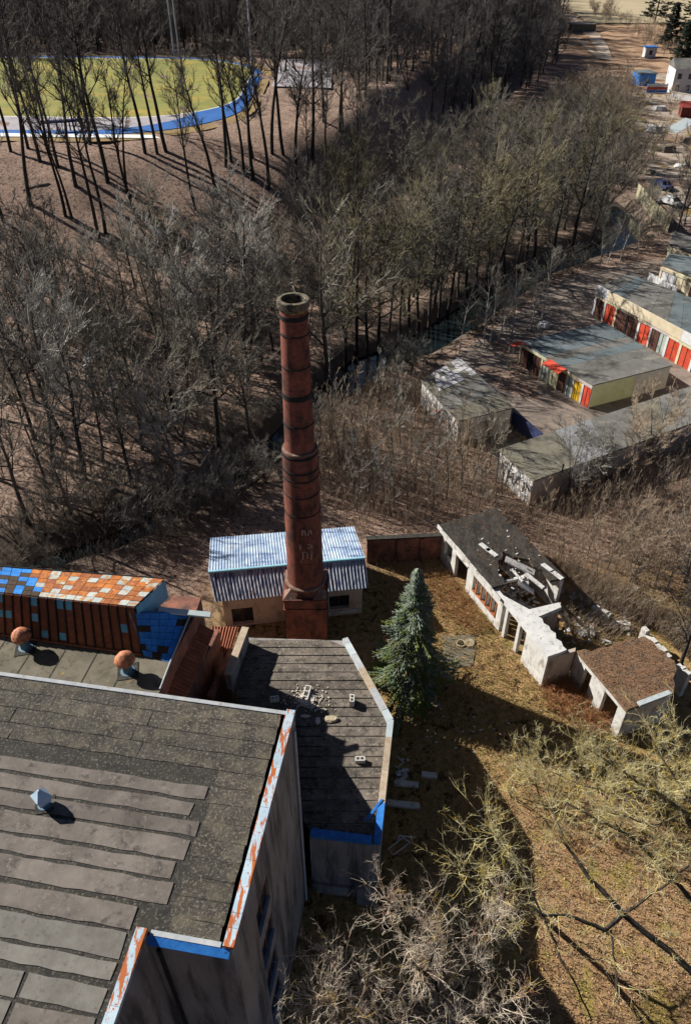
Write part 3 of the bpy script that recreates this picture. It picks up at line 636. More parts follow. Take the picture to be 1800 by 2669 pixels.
# roof strips: rows across
polyA = [nFL, nFR, nAC, nF, nL, nW]
def span(y0):
    xs = []
    for i in range(len(polyA)):
        a, b = polyA[i], polyA[(i+1) % len(polyA)]
        if (a.y-y0)*(b.y-y0) < 0: xs.append(a.x+(b.x-a.x)*(y0-a.y)/(b.y-a.y))
    return (min(xs), max(xs)) if len(xs) >= 2 else None
yy = 31.55; i = 0
while yy > 18.75:
    hstep = .62; s0, s1 = span(yy-.02), span(max(yy-hstep+.03, 18.4))
    if s0 and s1:
        xs_ = [(0, .55), (.55, 1)] if i % 2 else [(0, .35), (.35, 1)]
        for q0, q1 in xs_:
            X = lambda s, q: s[0]+.12+(s[1]-s[0]-.42)*q
            sk = .10
            pl = [(X(s0, q0)+.01, yy-.02), (X(s0, q1)-.01, yy-.02-sk*0), (X(s1, q1)-.01, yy-hstep+.03), (X(s1, q0)+.01, yy-hstep+.03)]
            m_ = MB(); m_.prism(pl, ZA-.002, [ZA+.02, ZA+.02, ZA+.05+rnd.uniform(-.015, .02), ZA+.05+rnd.uniform(-.015, .02)]); m_.build('roofing_strip', MT['annex'], annex)
    yy -= hstep; i += 1
w1 = Wall(nAC, nFR); w2 = Wall(nF, nAC); w3 = Wall(nL, nF)
def cop2(w_, segs, h=.0, wd=.34, o=.06, th=.30):
    for s0, s1, mt in segs:
        m_ = MB(); w_.box(m_, s0+.006, s1-.006, ZA+h, ZA+h+th+rnd.uniform(0, .02), o-wd, o); m_.build('coping', MT[mt], annex)
L1 = w1.L
cop2(w1, [(0.02, .75, 'white_sheet'), (.75, 2.3, 'coping_pale'), (2.3, 3.9, 'coping_tan'), (3.9, 5.0, 'coping_pale'), (5.0, 5.9, 'white_sheet'), (5.9, L1, 'coping_pale')])
L2 = w2.L
cop2(w2, [(0, .5, 'blue'), (.5, 2.0, 'blue'), (2.0, 3.8, 'coping_tan'), (3.8, L2-1.15, 'coping_tan'), (L2-1.15, L2-.02, 'white_sheet')])
cop2(w3, [(.05, 1.5, 'blue'), (1.5, w3.L-.36, 'blue')], th=.28)
mb = MB(); a_ = w2.p(2.15, ZA+.33, -.1); b_ = w2.p(1.05, ZA+.18, -.75)
mb.hexa([a_+Vector((-.07, 0, 0)), b_+Vector((-.07, 0, 0)), b_+Vector((.07, 0, 0)), a_+Vector((.07, 0, 0)), a_+Vector((-.07, 0, .05)), b_+Vector((-.07, 0, .05)), b_+Vector((.07, 0, .05)), a_+Vector((.07, 0, .05))]); mb.build('loose_flashing', MT['blue'], annex)
# left parapet
pa, pb = P(650, 1676, ZA), P(606, 1798, ZA); w4 = Wall(pa, pb)
mb = MB(); w4.box(mb, 0, w4.L, ZA, ZA+1.25, -.0, .30); mb.build('parapet', MT['wall'], annex)
mb = MB(); w4.box(mb, -.05, w4.L+.02, ZA+1.252, ZA+1.34, -.06, .36); mb.build('coping', MT['coping_tan'], annex)
# front service box and lower plinth
mb = MB(); w3.box(mb, w3.L-.95, w3.L-.03, 0, 1.6, .003, .5); mb.build('service_box', MT['wall'], annex)
mb = MB(); w3.box(mb, .05, w3.L-1.0, 0, .9, .003, .18); mb.build('plinth', MT['wall'], annex)
# hollow blocks, rubble, stone on the annex roof
def hollow(loc, rz, lying, label, L=.5, W=.26, Hh=.26):
    ca, sa = math.cos(rz), math.sin(rz); m_ = MB()
    def lb(x0, x1, y0, y1, z0, z1):
        pts = []
        for z in (z0, z1):
            for x, y in ((x0, y0), (x1, y0), (x1, y1), (x0, y1)): pts.append((loc[0]+x*ca-y*sa, loc[1]+x*sa+y*ca, loc[2]+z))
        m_.hexa(pts)
    t_ = .05; n = 3 if L > .8 else 2
    lb(-L/2, L/2, -W/2, -W/2+t_, 0, Hh); lb(-L/2, L/2, W/2-t_, W/2, 0, Hh)
    for k in range(n+1):
        c = -L/2+(L-t_)*k/n; lb(c, c+t_, -W/2+t_, W/2-t_, 0, Hh)
    lb(-L/2+.01, L/2-.01, -W/2+.01, W/2-.01, .002, .05)
    o = m_.build('hollow_block', MT['block']); return setp(o, label, 'block', 'hollow blocks on the annex roof')
zb = ZA+.07
hollow(P(716, 1826, zb), .15, 0, 'white hollow block at the factory roof edge, leftmost on the annex roof')
hollow(P(798, 1815, zb), 1.38, 0, 'long white hollow block in the rubble heap at the roof corner', L=1.15, W=.34)
hollow(P(917, 1832, zb), 1.5, 0, 'white hollow block standing alone near the kinked parapet', Hh=.45)
hollow(P(938, 1984, zb), .02, 0, 'white hollow block at the edge of the shadow on the annex roof')
mb = MB(); RB = random.Random(3); c = P(800, 1825, zb)
for k in range(420):
    r = abs(RB.gauss(0, .62)); a = RB.uniform(0, 6.28); s_ = RB.uniform(.02, .07)*(1.3 if r < .5 else .8)
    mb.box((c.x+r*math.cos(a), c.y+r*math.sin(a)*.8, zb-.02+max(0, .14-.16*r)*RB.random()), s_*2, s_*1.4, s_, RB.uniform(0, 3))
setp(mb.build('mortar_rubble', MT['rubble']), 'heap of pale mortar rubble at the corner of the factory roof', 'rubble', kind='stuff')
def rock(name, c, sx, sy, sz, mat, seed, label, cat, rz=0):
    r_ = random.Random(seed); m_ = MB(); n = 8; b = 0
    for (k, zz) in ((1.0, 0), (1.05, .45), (.72, .95)):
        for i in range(n):
            t = 2*math.pi*i/n+rz; q = k*r_.uniform(.82, 1.1); m_.v.append((c.x+sx*q*math.cos(t), c.y+sy*q*math.sin(t), c.z+sz*zz*r_.uniform(.9, 1.1)))
    for L in range(2):
        for i in range(n): j = (i+1) % n; m_.f.append((L*n+i, L*n+j, L*n+n+j, L*n+n+i)); m_.m.append(0)
    m_.f.append(tuple(2*n+i for i in range(n))); m_.m.append(0); o = m_.build(name, mat); return setp(o, label, cat)
rock('stone_slab', P(862, 1876, zb-.02), .42, .24, .16, MT['stone'], 4, 'tan broken stone lying below the rubble heap', 'stone')
rock('mortar_lump', P(828, 1880, zb-.02), .14, .22, .14, MT['block'], 6, 'pale mortar lump between rubble heap and tan stone', 'stone')
rock('mortar_lump', P(795, 1868, zb-.02), .30, .10, .10, MT['rubble'], 7, 'flat pale mortar piece touching the factory roof coping', 'stone')

# ================================================================== CHIMNEY
cb = P(803, 1655, 0); CX, CY = cb.x, cb.y
ch = thing('factory_chimney', 'tall round red brick factory chimney on a square brick base', 'chimney', cb)
def zc(py): 
    d = ray(780, py); t = (CY-1.0)/d[1]; return H+d[2]*t
ZS = zc(1192); ZP = zc(1535); ZT = zc(800)
CT_ = Vector((CX-.12, CY, 0))
def shaft(name, z0, z1, r0, r1, mat, n=40, parent=ch, smooth=True):
    m_ = MB(); k = 12; m_.lathe((CX, CY, 0), [(r0+(r1-r0)*i/k, z0+(z1-z0)*i/k) for i in range(k+1)], n); o = m_.build(name, mat, parent, smooth=smooth); uv_cyl(o, CX, CY, (r0+r1)/2); return o
up = shaft('upper_shaft', ZS-.05, ZT-.25, .86, .70, MT['brick'])
lo = shaft('lower_shaft', ZP-.1, ZS, 1.19, 1.02, MT['brick'])
m_ = MB(); m_.lathe((CX, CY, 0), [(1.02, ZS), (.99, ZS+.06), (.85, ZS+.08)], 40); m_.build('shaft_shoulder', MT['soot_brick'], ch)
m_ = MB(); m_.lathe((CX, CY, 0), [(.71, ZT-.55), (.80, ZT-.38), (.82, ZT-.05), (.80, ZT), (.62, ZT+.01), (.58, ZT-.05), (.56, ZT-2.6), (.02, ZT-2.6)], 40)
o = m_.build('mouth', None, ch, smooth=False, mats=[M('chimney_mouth_lichen', (.07, .058, .045), (.17, .145, .10), 4, [((.32, .22, .03), 1.6, .57, .64), ((.03, .028, .026), 2.4, .50, .60)], vary=0)])
def hoop(py, r, hh, mat='black'):
    z = zc(py); m_ = MB(); m_.lathe((CX, CY, 0), [(r-.01, z-hh/2), (r+.035, z-hh/2), (r+.035, z+hh/2), (r-.01, z+hh/2)], 40); m_.build('iron_hoop', MT[mat], ch)
def rup(py): z = zc(py); return .86+(.70-.86)*(z-ZS)/(ZT-.25-ZS)
def rlo(py): z = zc(py); return 1.19+(1.02-1.19)*(z-ZP)/(ZS-ZP)
for py, hh in ((842, .22), (888, .07), (972, .06), (1048, .30), (1122, .07)): hoop(py, rup(py), hh)
for py, hh in ((1200, .16), (1238, .12), (1258, .07), (1300, .06), (1348, .06)): hoop(py, rlo(py), hh)
# pedestal
m_ = MB(); m_.box((CX, CY, 0), 2.75, 2.75, ZP-.75); pd = m_.build('pedestal', MT['brick'], ch); uv_box(pd)
m_ = MB(); m_.box((CX, CY, ZP-.749), 2.95, 2.95, .16); o = m_.build('pedestal_band', MT['brick'], ch); uv_box(o)
m_ = MB(); m_.box((CX, CY, ZP-1.6), 2.90, 2.90, .12); o = m_.build('pedestal_band', MT['brick'], ch); uv_box(o)
m_ = MB(); oc = [(1.30*math.cos(math.pi/8+k*math.pi/4), 1.30*math.sin(math.pi/8+k*math.pi/4)) for k in range(8)]
m_.prism([(CX+x*1.05, CY+y*1.05) for x, y in oc], ZP-.59, ZP+.02); o = m_.build('octagon_course', MT['brick'], ch); uv_box(o)
m_ = MB(); m_.lathe((CX, CY, 0), [(1.36, ZP+.0), (1.34, ZP+.10), (1.19, ZP+.16)], 40); m_.build('base_ring', MT['soot_brick'], ch)
for sx, sy in ((-1, -1), (1, -1), (1, 1), (-1, 1)):
    m_ = MB(); x, y = CX+sx*1.0, CY+sy*1.0
    m_.v += [(CX+sx*1.4, CY+sy*1.4, ZP-.59), (CX+sx*1.4, CY+sy*.5, ZP-.59), (CX+sx*.5, CY+sy*1.4, ZP-.59), (CX+sx*.86, CY+sy*.86, ZP-.02)]
    m_.f += [(0, 1, 3), (1, 2, 3), (2, 0, 3), (0, 2, 1)]; m_.m += [0]*4; m_.build('corner_weathering', MT['soot_brick'], ch)
# faded white paint strokes on the shaft, facing the annex
RP = random.Random(8)
for (x0, y0, x1, y1) in ((787, 1382, 788, 1395), (792, 1382, 797, 1396), (802, 1396, 806, 1382), (809, 1382, 812, 1392), (781, 1420, 783, 1432), (801, 1419, 808, 1420), (802, 1428, 809, 1428), (811, 1420, 813, 1430), (786, 1440, 796, 1439), (790, 1441, 789, 1458), (800, 1440, 801, 1455), (812, 1437, 811, 1458), (783, 1462, 786, 1466)):
    def onc(px, py, e=.012):
        d = Vector(ray(px, py)); o0 = Vector((0, 0, H)); z = zc(py); r = rlo(py)+e
        a = d.x**2+d.y**2; b_ = -2*(CX*d.x+CY*d.y); c_ = CX**2+CY**2-r*r; t = (-b_-math.sqrt(b_*b_-4*a*c_))/(2*a); return o0+d*t
    a_, b_ = onc(x0, y0), onc(x1, y1); m_ = MB(); m_.tube([a_, b_], .035, 4); m_.build('paint_stroke', MT['faint_paint'], lo)

# ================================================================== BOILER HOUSE
bh = thing('boiler_house', 'low beige shed with blue-grey corrugated gable roof behind the chimney', 'building', P(750, 1560, 0))
ze, zr, zk = 2.9, 4.15, 3.3
eL, eR = P(560, 1569, ze), P(960, 1532, ze); gL, gR = P(543, 1492, zr), P(951, 1455, zr); kL, kR = P(548, 1402, zk), P(922, 1372, zk)
ns = 9
for i in range(ns):
    a0, a1 = i/ns+.001, (i+1)/ns-.001
    corr(bh, eL.lerp(eR, a0), eL.lerp(eR, a1), gL.lerp(gR, a1), gL.lerp(gR, a0), 5, .035, MT['corr_front'])
    corr(bh, gL.lerp(gR, a0), gL.lerp(gR, a1), kL.lerp(kR, a1), kL.lerp(kR, a0), 6, .028, MT['corr_blue'])
mb = MB(); mb.tube([gL+Vector((0, 0, .03)), gR+Vector((0, 0, .03))], .10, 8); mb.build('ridge_cap', MT['ridge'], bh)
ins = Vector((.35, .30, 0)); A = Vector((eL.x+.42, eL.y+.35, 0)); B = Vector((eR.x-.42, eR.y+.35, 0)); C = Vector((kR.x-.3, kR.y-.3, 0)); D = Vector((kL.x+.35, kL.y-.3, 0))
w_ = Wall(A, B); s0, _ = w_.sh(604, 1600); s1, _ = w_.sh(660, 1600); s2, _ = w_.sh(858, 1580); s3, _ = w_.sh(910, 1580)
hs = [(s0, s1, .15, 1.75), (s2, s3, .7, 2.0)]
mb = MB(); w_.holed(mb, 0, ze-.12, .3, hs); mb.build('wall', MT['beige'], bh)
for q in hs:
    mb = MB(); w_.box(mb, q[0]-.02, q[1]+.02, q[2]-.02, q[3]+.02, -.34, -.31); o = mb.build('window', MT['glass'], bh)
    mb = MB(); w_.box(mb, (q[0]+q[1])/2-.04, (q[0]+q[1])/2+.04, q[2], q[3], -.305, -.25); mb.build('glazing_bar', MT['brown'], o)
mb = MB(); w_.box(mb, hs[1][0]-.1, w_.L-.1, .25, .55, .002, .10); mb.build('sill_ledge', MT['white_wall'], bh)
for a_, b_ in ((B, C), (C, D), (D, A)):
    w2_ = Wall(a_, b_); mb = MB(); w2_.box(mb, .31, w2_.L-.002, 0, 2.75, -.3, 0); mb.build('wall', MT['beige'], bh)
for (a_, g_, k_) in ((eL, gL, kL), (eR, gR, kR)):
    dx = .42 if a_ is eL else -.42
    mb = MB(); mb.prism([(a_.x+dx, a_.y+.35), (g_.x+dx, g_.y), (k_.x+dx, k_.y-.3)], 2.76, [ze-.06, zr-.10, zk-.08]); mb.build('gable', MT['beige'], bh)
# brick yard wall
bwl = thing('brick_yard_wall', 'red brick yard wall running from the boiler house to the ruin', 'wall', P(1050, 1462, 0))
wy = Wall(P(955, 1468, 0), P(1150, 1458, 0)); mb = MB(); wy.box(mb, 0, wy.L, 0, 2.35, -.3, 0); o = mb.build('brickwork', MT['brick_wall'], bwl); uv_box(o)
mb = MB(); wy.box(mb, -.05, wy.L+.05, 2.352, 2.47, -.36, .06); mb.build('coping', MT['deck'], bwl)
for a in (2.3, 4.1):
    mb = MB(); wy.box(mb, a, a+.3, 0, 2.3, .002, .12); o = mb.build('pier', MT['brick_wall'], bwl); uv_box(o)

# ================================================================== RUINED BUILDINGS
ru = thing('ruined_range', 'long roofless white ruin with dark bitumen roof at its far end', 'ruin', P(1280, 1560, 0))
ZR = 3.0
q0, q1 = P(1146, 1372, ZR), P(1312, 1566, ZR)          # front wall top line, far -> near
t_ = (q1-q0).normalized(); nr = Vector((-t_.y, t_.x, 0))       # into the building (right)
if nr.x < 0: nr = -nr
Lw = (q1-q0).length; fr = Wall(q0, q1)
if fr.n.dot(nr) > 0: fr.n = -fr.n
bays = [(.9, 2.0, .9, 2.35), (2.55, 4.2, 0, 2.3)]; w0 = 5.0
wb_ = [(w0+i*.62, w0+i*.62+.5, .75, 2.2) for i in range(5)]
mb = MB(); fr.holed(mb, 0, ZR, .28, bays+wb_); mb.build('wall', MT['white_wall'], ru)
for q in wb_: 
    m_ = MB(); fr.box(m_, q[1]-.0, q[1]+.10, .75, 2.2, .002, .05); m_.build('window_bar', MT['red_wood'], ru)
    m_ = MB(); fr.box(m_, q[0], q[1], .75, .86, -.20, .04); m_.build('window_sill', MT['red_wood'], ru)
mb = MB(); fr.box(mb, 2.5, 4.25, 2.3, 2.45, .002, .06); mb.build('lintel', MT['white_wall'], ru)
q2 = P(1509, 1552, ZR); q3 = P(1372, 1424, ZR); WD = (q2-q1).dot(nr)
# roof with a torn hole
def rp(a, b, z=ZR): return q0+t_*a+nr*b+Vector((0, 0, z-ZR))
rf = [(0, -.15), (Lw*.86, -.15), (Lw*.86, WD*.16), (Lw*.80, WD*.22), (Lw*.74, WD*.20), (Lw*.66, WD*.30), (Lw*.61, WD*.34), (Lw*.58, WD*.46), (Lw*.52, WD*.52), (Lw*.62, WD*.60), (Lw*.70, WD*.76), (Lw*.78, WD*.74), (Lw*.86, WD*.80), (Lw*.98, WD*.78), (Lw*1.0, WD*1.02), (0, WD*1.0)]
mb = MB(); mb.prism([rp(a, b) for a, b in rf], ZR+.004, [ZR+.22]*2+[ZR+.20]*12+[ZR+.18]*2); mb.build('roof_slab', MT['ruin_roof'], ru)
a = -.02
while a < Lw*.88:
    L = rnd.uniform(.5, 1.3); mb = MB(); fr.box(mb, a, a+L-.02, ZR-.12*rnd.random(), ZR+.16+rnd.uniform(0, .12), .152+rnd.uniform(0, .02), .24); mb.build('fascia_piece', MT['white_wall'], ru); a += L
bk = Wall(rp(Lw*1.0, WD*.99), rp(0, WD*.99)); mb = MB(); bk.box(mb, 0, bk.L, 0, ZR, -.28, 0); mb.build('wall', MT['white_wall'], ru)
e_ = Wall(rp(0, WD*.99-.29), rp(0, 0.29)); mb = MB(); e_.box(mb, 0, e_.L, 0, ZR-.01, -.28, -.01); mb.build('wall', MT['white_wall'], ru)
for a, b, L, ang, zz, w in ((Lw*.68, WD*.55, 2.0, .3, 1.9, .5), (Lw*.76, WD*.42, 1.8, 1.2, 2.2, .3), (Lw*.82, WD*.6, 1.5, -.5, 2.3, .28), (Lw*.70, WD*.62, 2.2, .8, 2.75, .6), (Lw*.88, WD*.66, 1.7, .2, 2.6, .25), (Lw*.8, WD*.5, 2.3, 1.7, 2.5, .14), (Lw*.74, WD*.5, 2.4, -.2, 2.6, .12), (Lw*.9, WD*.5, 1.2, .9, 2.4, .4)):
    c = rp(a, b, zz); mb = MB(); d1 = (t_*math.cos(ang)+nr*math.sin(ang))*L/2; d2 = (t_*-math.sin(ang)+nr*math.cos(ang))*w/2; zt_ = Vector((0, 0, .35*math.sin(a*7)))
    pts = [c-d1-d2-zt_, c+d1-d2+zt_, c+d1+d2+zt_, c-d1+d2-zt_]; mb.hexa(pts+[p+Vector((0, 0, .14)) for p in pts]); mb.build('fallen_slab', MT['slab'], ru)
for a, b in ((Lw*.42, WD*.33), (Lw*.5, WD*.36), (Lw*.85, WD*.9), (Lw*.95, WD*.93)):
    mb = MB(); mb.box(rp(a, b, ZR+.205), .35, 1.0, .05, .6); mb.build('bare_patch', MT['slab'], ru)
# second half: white slab over the passage and gable block
s0_, s1_ = Lw*.86, Lw+5.6
sl = thing('white_slab_block', 'pale concrete slab block with cracked white top, middle of the ruin', 'ruin', rp(Lw+2, 1, 0))
zs = ZR+.03
pl = [P(1290, 1540, zs), P(1427, 1711, zs), P(1460, 1700, zs), P(1476, 1693, zs), P(1466, 1684, zs), P(1462, 1672, zs), P(1448, 1664, zs), P(1447, 1650, zs), P(1434, 1642, zs), P(1430, 1632, zs), P(1416, 1624, zs), P(1412, 1612, zs), P(1400, 1606, zs), P(1378, 1588, zs)]
mb = MB(); mb.prism(pl, zs-.26, zs); mb.build('slab', MT['slab'], sl)
pl2 = [P(1378, 1588, zs), P(1455, 1570, zs), P(1462, 1582, zs), P(1402, 1607, zs)]
mb = MB(); mb.prism(pl2, zs-.30, zs-.004); mb.build('slab', MT['slab'], sl)
a_, b_ = P(1372, 1643, zs), P(1427, 1711, zs); wf = Wall(a_, b_)
if wf.n.x > 0: wf.n = -wf.n
mb = MB(); wf.box(mb, .0, wf.L, 0, zs-.265, -.3, -.02); mb.build('wall', MT['white_wall'], sl)
a_ = P(1318, 1575, zs); wf2 = Wall(a_, P(1372, 1643, zs))
if wf2.n.x > 0: wf2.n = -wf2.n
for s_ in (.05, 1.55): 
    mb = MB(); wf2.box(mb, s_, s_+.28, 0, zs-.265, -.3, -.03); mb.build('pier', MT['white_wall'], sl)
mb = MB(); mb.prism([P(1428, 1712, zs)+Vector((0, .05, 0)), P(1500, 1690, zs), P(1500, 1690, zs)+Vector((.1, .3, 0)), P(1428, 1712, zs)+Vector((.1, .35, 0))], 0, zs-.27); mb.build('end_wall', MT['beige'], sl)
mb = MB(); mb.prism([P(1402, 1607, zs), P(1466, 1583, zs), P(1480, 1600, zs), P(1412, 1625, zs)], 0, .9); mb.build('low_wall', MT['concrete'], sl)
mb = MB(); mb.prism([P(1380, 1590, zs), P(1462, 1568, zs), P(1462, 1568, zs)+Vector((.05, .25, 0)), P(1380, 1590, zs)+Vector((.05, .25, 0))], 0, zs-.31); mb.build('cross_wall', MT['beige'], sl)
# third part: leaf-covered roof
r3 = thing('leaf_covered_ruin', 'ruined shed with leaf-covered flat roof and white front walls', 'ruin', P(1640, 1800, 0))
zv = 2.8
pr = [(1502, 1696), (1545, 1748), (1590, 1800), (1632, 1852), (1650, 1842), (1668, 1838), (1676, 1830), (1700, 1826), (1754, 1806), (1757, 1780), (1752, 1768), (1762, 1745), (1756, 1722), (1738, 1712), (1734, 1700), (1712, 1690), (1700, 1672), (1676, 1658), (1660, 1664), (1640, 1658), (1622, 1672), (1600, 1674), (1588, 1686), (1562, 1688), (1540, 1698), (1524, 1692)]
mb = MB(); mb.prism([P(x, y, zv) for x, y in pr], zv-.2, zv); mb.build('roof', MT['leaf_roof'], r3)
wa, wb2 = P(1502, 1696, zv), P(1632, 1852, zv); w5 = Wall(wa, wb2)
if w5.n.x > 0: w5.n = -w5.n
g = lambda x, y: w5.sh(x, y)[0]
hs = [(1.05, 1.75, 0, 2.3), (3.05, 4.3, 0, 2.35)]
mb = MB(); w5.holed(mb, 0, zv-.21, .28, hs); mb.build('wall', MT['white_wall'], r3)
mb = MB(); w5.box(mb, 3.0, 4.4, 0, 2.3, -2.2, -2.1); mb.build('inner_wall', MT['red_dark'], r3)
w6 = Wall(P(1632, 1852, zv), P(1754, 1806, zv)); 
if w6.n.y > 0: w6.n = -w6.n
mb = MB(); w6.box(mb, .3, w6.L, 0, zv-.21, -.28, -.01); mb.build('wall', MT['white_wall'], r3)
mb = MB(); w6.box(mb, .9, w6.L-.2, zv-.02, zv+.12, -.25, .06); mb.build('coping', MT['white_sheet'], r3)
w7 = Wall(P(1754, 1806, zv), P(1676, 1652, zv)); mb = MB(); w7.box(mb, .3, w7.L, 0, zv-.21, -.28, -.01); mb.build('wall', MT['white_wall'], r3)
for (x0, y0), (x1, y1), hh, lab in (((1676, 1632), (1748, 1706), 1.6, 'crumbling white wall stub behind the leaf-covered roof'), ((1770, 1720), (1800, 1752), 2.4, 'white wall stub at the right edge beside the leaf-covered ruin'), ((1545, 1575), (1590, 1600), 1.2, 'low white wall remnant behind the slab block')):
    a_, b_ = P(x0, y0, hh), P(x1, y1, hh); w_ = Wall(a_, b_); mb = MB(); n = 6
    for k in range(n): w_.box(mb, w_.L*k/n, w_.L*(k+1)/n-.002, 0, hh*rnd.uniform(.78, 1.0), -.15, .15)
    setp(mb.build('wall_stub', MT['white_wall']), lab, 'wall')
RB = random.Random(21)
for k in range(18):
    px, py = RB.choice([(1570, 1610), (1600, 1640), (1520, 1560), (1540, 1640), (1590, 1580), (1620, 1560), (1470, 1620)]); c = P(px+RB.uniform(-35, 35), py+RB.uniform(-25, 25), 0)
    L, w, hh = RB.uniform(.4, 1.3), RB.uniform(.2, .5), RB.uniform(.1, .28); an = RB.uniform(0, 3.14); tl = RB.uniform(-.25, .25); d1 = Vector((math.cos(an), math.sin(an), tl))*L/2; d2 = Vector((-math.sin(an), math.cos(an), RB.uniform(-.2, .2)))*w/2
    c = c+Vector((0, 0, .12)); q = [c-d1-d2, c+d1-d2*RB.uniform(.7, 1), c+d1*RB.uniform(.8, 1)+d2, c-d1*RB.uniform(.6, 1)+d2]; m_ = MB(); m_.hexa(q+[p+Vector((0, 0, hh)) for p in q]); o = setp(m_.build('rubble_block', MT['white_wall']), 'broken white wall fragment lying among the ruins', 'rubble'); o['group'] = 'wall fragments among the ruins'

# ================================================================== GARAGES
def quad_roof(t, c, z, mats_frac, th=.14):
    """c: 4 plan corners A,B,C,D (A-B one long side); panels along A-B"""
    a0 = 0.0
    for mt, f in mats_frac:
        a1 = a0+f; A, B, C, D = c; m_ = MB()
        m_.prism([A.lerp(B, a0+.001), A.lerp(B, a1-.001), D.lerp(C, a1-.001), D.lerp(C, a0+.001)], z, z+th); m_.build('roof_panel', MT[mt], t); a0 = a1
def walls4(t, c, z, mats):
    n = 4; cx = sum((p.x for p in c))/4; cy = sum(p.y for p in c)/4; ws = []
    for i in range(4):
        A, B = c[i], c[(i+1) % 4]; w_ = Wall(A, B)
        if w_.n.dot(Vector((cx, cy, 0))-w_.A) > 0:
            w_ = Wall(B, A)
        ws.append(w_); m_ = MB(); w_.box(m_, .12, w_.L-.12, 0, z-.002, -.25, -.12); m_.build('wall', MT[mats[i]], t)
    return ws
zg = 2.6
# G1 small garage row by the river
g1 = thing('garage_row', 'small garage row by the river with pale sheets and graffiti on its left wall', 'garage', P(1200, 1050, 0), 'garages')
c = [P(1196, 934, zg), P(1095, 994, zg), P(1193, 1100, zg), P(1337, 1066, zg)]
c = [c[1], c[2], c[3], c[0]]        # A-B left wall
quad_roof(g1, c, zg, [('groof_olive', .42), ('groof_grey', .33), ('groof_olive', .25)])
ws = walls4(g1, c, zg, ['graf_w', 'pinkgrey', 'navy', 'cream'])
RG = random.Random(4)
A, B, C, D = c; z_ = zg+.145
def pk(i, j): return MT['asb'] if RG.random() < .82 else None
up_ = Vector((0, 0, z_)); quad_tiles(g1, Vector((A.lerp(D, .30).x, A.lerp(D, .30).y, z_)), Vector((D.x, D.y, z_)), Vector((D.lerp(C, .36).x, D.lerp(C, .36).y, z_)), Vector((A.lerp(B, .36).lerp(D.lerp(C, .36), .12).x, A.lerp(B, .36).lerp(D.lerp(C, .36), .12).y, z_)), 6, 5, .10, .02, pk, 'asbestos_sheet')
lw = ws[0]
for k in range(16):
    a = lw.L*(.1 if lw.A.y > 64 else .05)+RG.uniform(.2, .85)*lw.L; hh = RG.uniform(.4, 1.9); m_ = MB(); L = RG.uniform(.3, .9); an = RG.uniform(-1.2, 1.2)
    p0 = lw.p(a, hh, -.115); p1 = lw.p(a+L*math.cos(an), min(hh+abs(L*math.sin(an)), 2.5), -.115); m_.tube([p0, p1], .07, 4); m_.build('graffiti_stroke', MT[RG.choice(['red', 'black', 'white', 'white', 'red'])], g1)
# low wall between G1 and the long row
bl = Wall(P(1337, 1075, 1.6), P(1412, 1132, 1.6)); mb = MB(); bl.box(mb, 0, bl.L, 0, 1.7, -.1, .1); setp(mb.build('yard_barrier_wall', MT['navy']), 'dark low wall between small garage row and long garage row', 'wall')
# G2 long garage row
g2 = thing('garage_row', 'long garage row with grey patched roof and graffiti on its left end', 'garage', P(1500, 1180, 0), 'garages')
A, D = P(1296, 1175, zg), P(1388, 1257, zg); dv = (P(1800, 1009, zg)-A); B = A+dv*1.6; C = D+(P(1800, 1106, zg)-D)*1.6
c = [A, B, C, D]
quad_roof(g2, c, zg, [('groof_olive', .10), ('groof_olive', .07), ('groof_pale', .11), ('groof_grey', .13), ('groof_olive', .10), ('groof_grey', .12), ('groof_pale', .08), ('groof_grey', .15), ('groof_grey', .14)])
ws = walls4(g2, c, zg, ['cream', 'cream', 'beige', 'graf_w'])
lw = ws[3]
for pts, mt in (([(.3, .3), (.5, 1.6), (.8, .5), (1.0, 1.7)], 'white'), ([(1.3, .4), (1.3, 1.6), (1.9, 1.6), (1.9, .5), (1.4, .45)], 'white'), ([(1.45, .8), (1.75, 1.1)], 'black'), ([(2.1, .4), (2.5, 1.7), (2.9, .4)], 'white'), ([(2.3, .9), (2.7, .9)], 'black'), ([(3.2, 1.7), (3.2, .5), (3.8, .6)], 'white'), ([(.7, 1.8), (1.2, 2.0)], 'black'), ([(3.5, 1.6), (3.9, 1.2)], 'black')):
    m_ = MB(); m_.tube([lw.p(a*lw.L/4.4+.2, h_+.2, -.112) for a, h_ in pts], .09, 4); m_.build('graffiti_stroke', MT[mt], g2)
m_ = MB(); pz = P(1463, 1232, zg+.1); m_.tube([pz, pz+Vector((0, 0, .9))], .07, 8); m_.build('flue_pipe', MT['black'], g2)
# G3 middle row with coloured doors
def doors(t, w_, z, plan, o=-.10, flip=False):
    """plan: list of (width fraction, kind material, pier material)"""
    tot = sum(q[0] for q in plan); a = .05
    for fr_, dm, pm in plan:
        L = fr_/tot*(w_.L-.1); pw = min(.32, L*.2)
        m_ = MB(); w_.box(m_, a, a+pw, 0, z-.35, -.119, .02); m_.build('pier', MT[pm], t)
        m_ = MB(); w_.box(m_, a+pw+.01, a+L-.01, .04, z-.42, -.119, -.04); d_o = m_.build('garage_door', MT[dm], t)
        m_ = MB(); mid = a+pw+(L-pw)/2; w_.box(m_, mid-.03, mid+.03, .06, z-.45, -.039, -.02); m_.build('door_joint', MT['black'], d_o)
        a += L
    a = 0.0; q = 0
    while a < w_.L-.2:
        L = min(w_.L-a, 2.4+.9*math.sin(q*2.7+w_.L)); m_ = MB(); w_.box(m_, a+.01, a+L-.012, z-.349+.04*math.sin(q*1.9), z-.003, -.119, .04+.02*math.sin(q*3.1)); m_.build('fascia_board', MT[('sand', 'cream', 'concrete', 'sand', 'pinkgrey')[q % 5]], t); a += L; q += 1
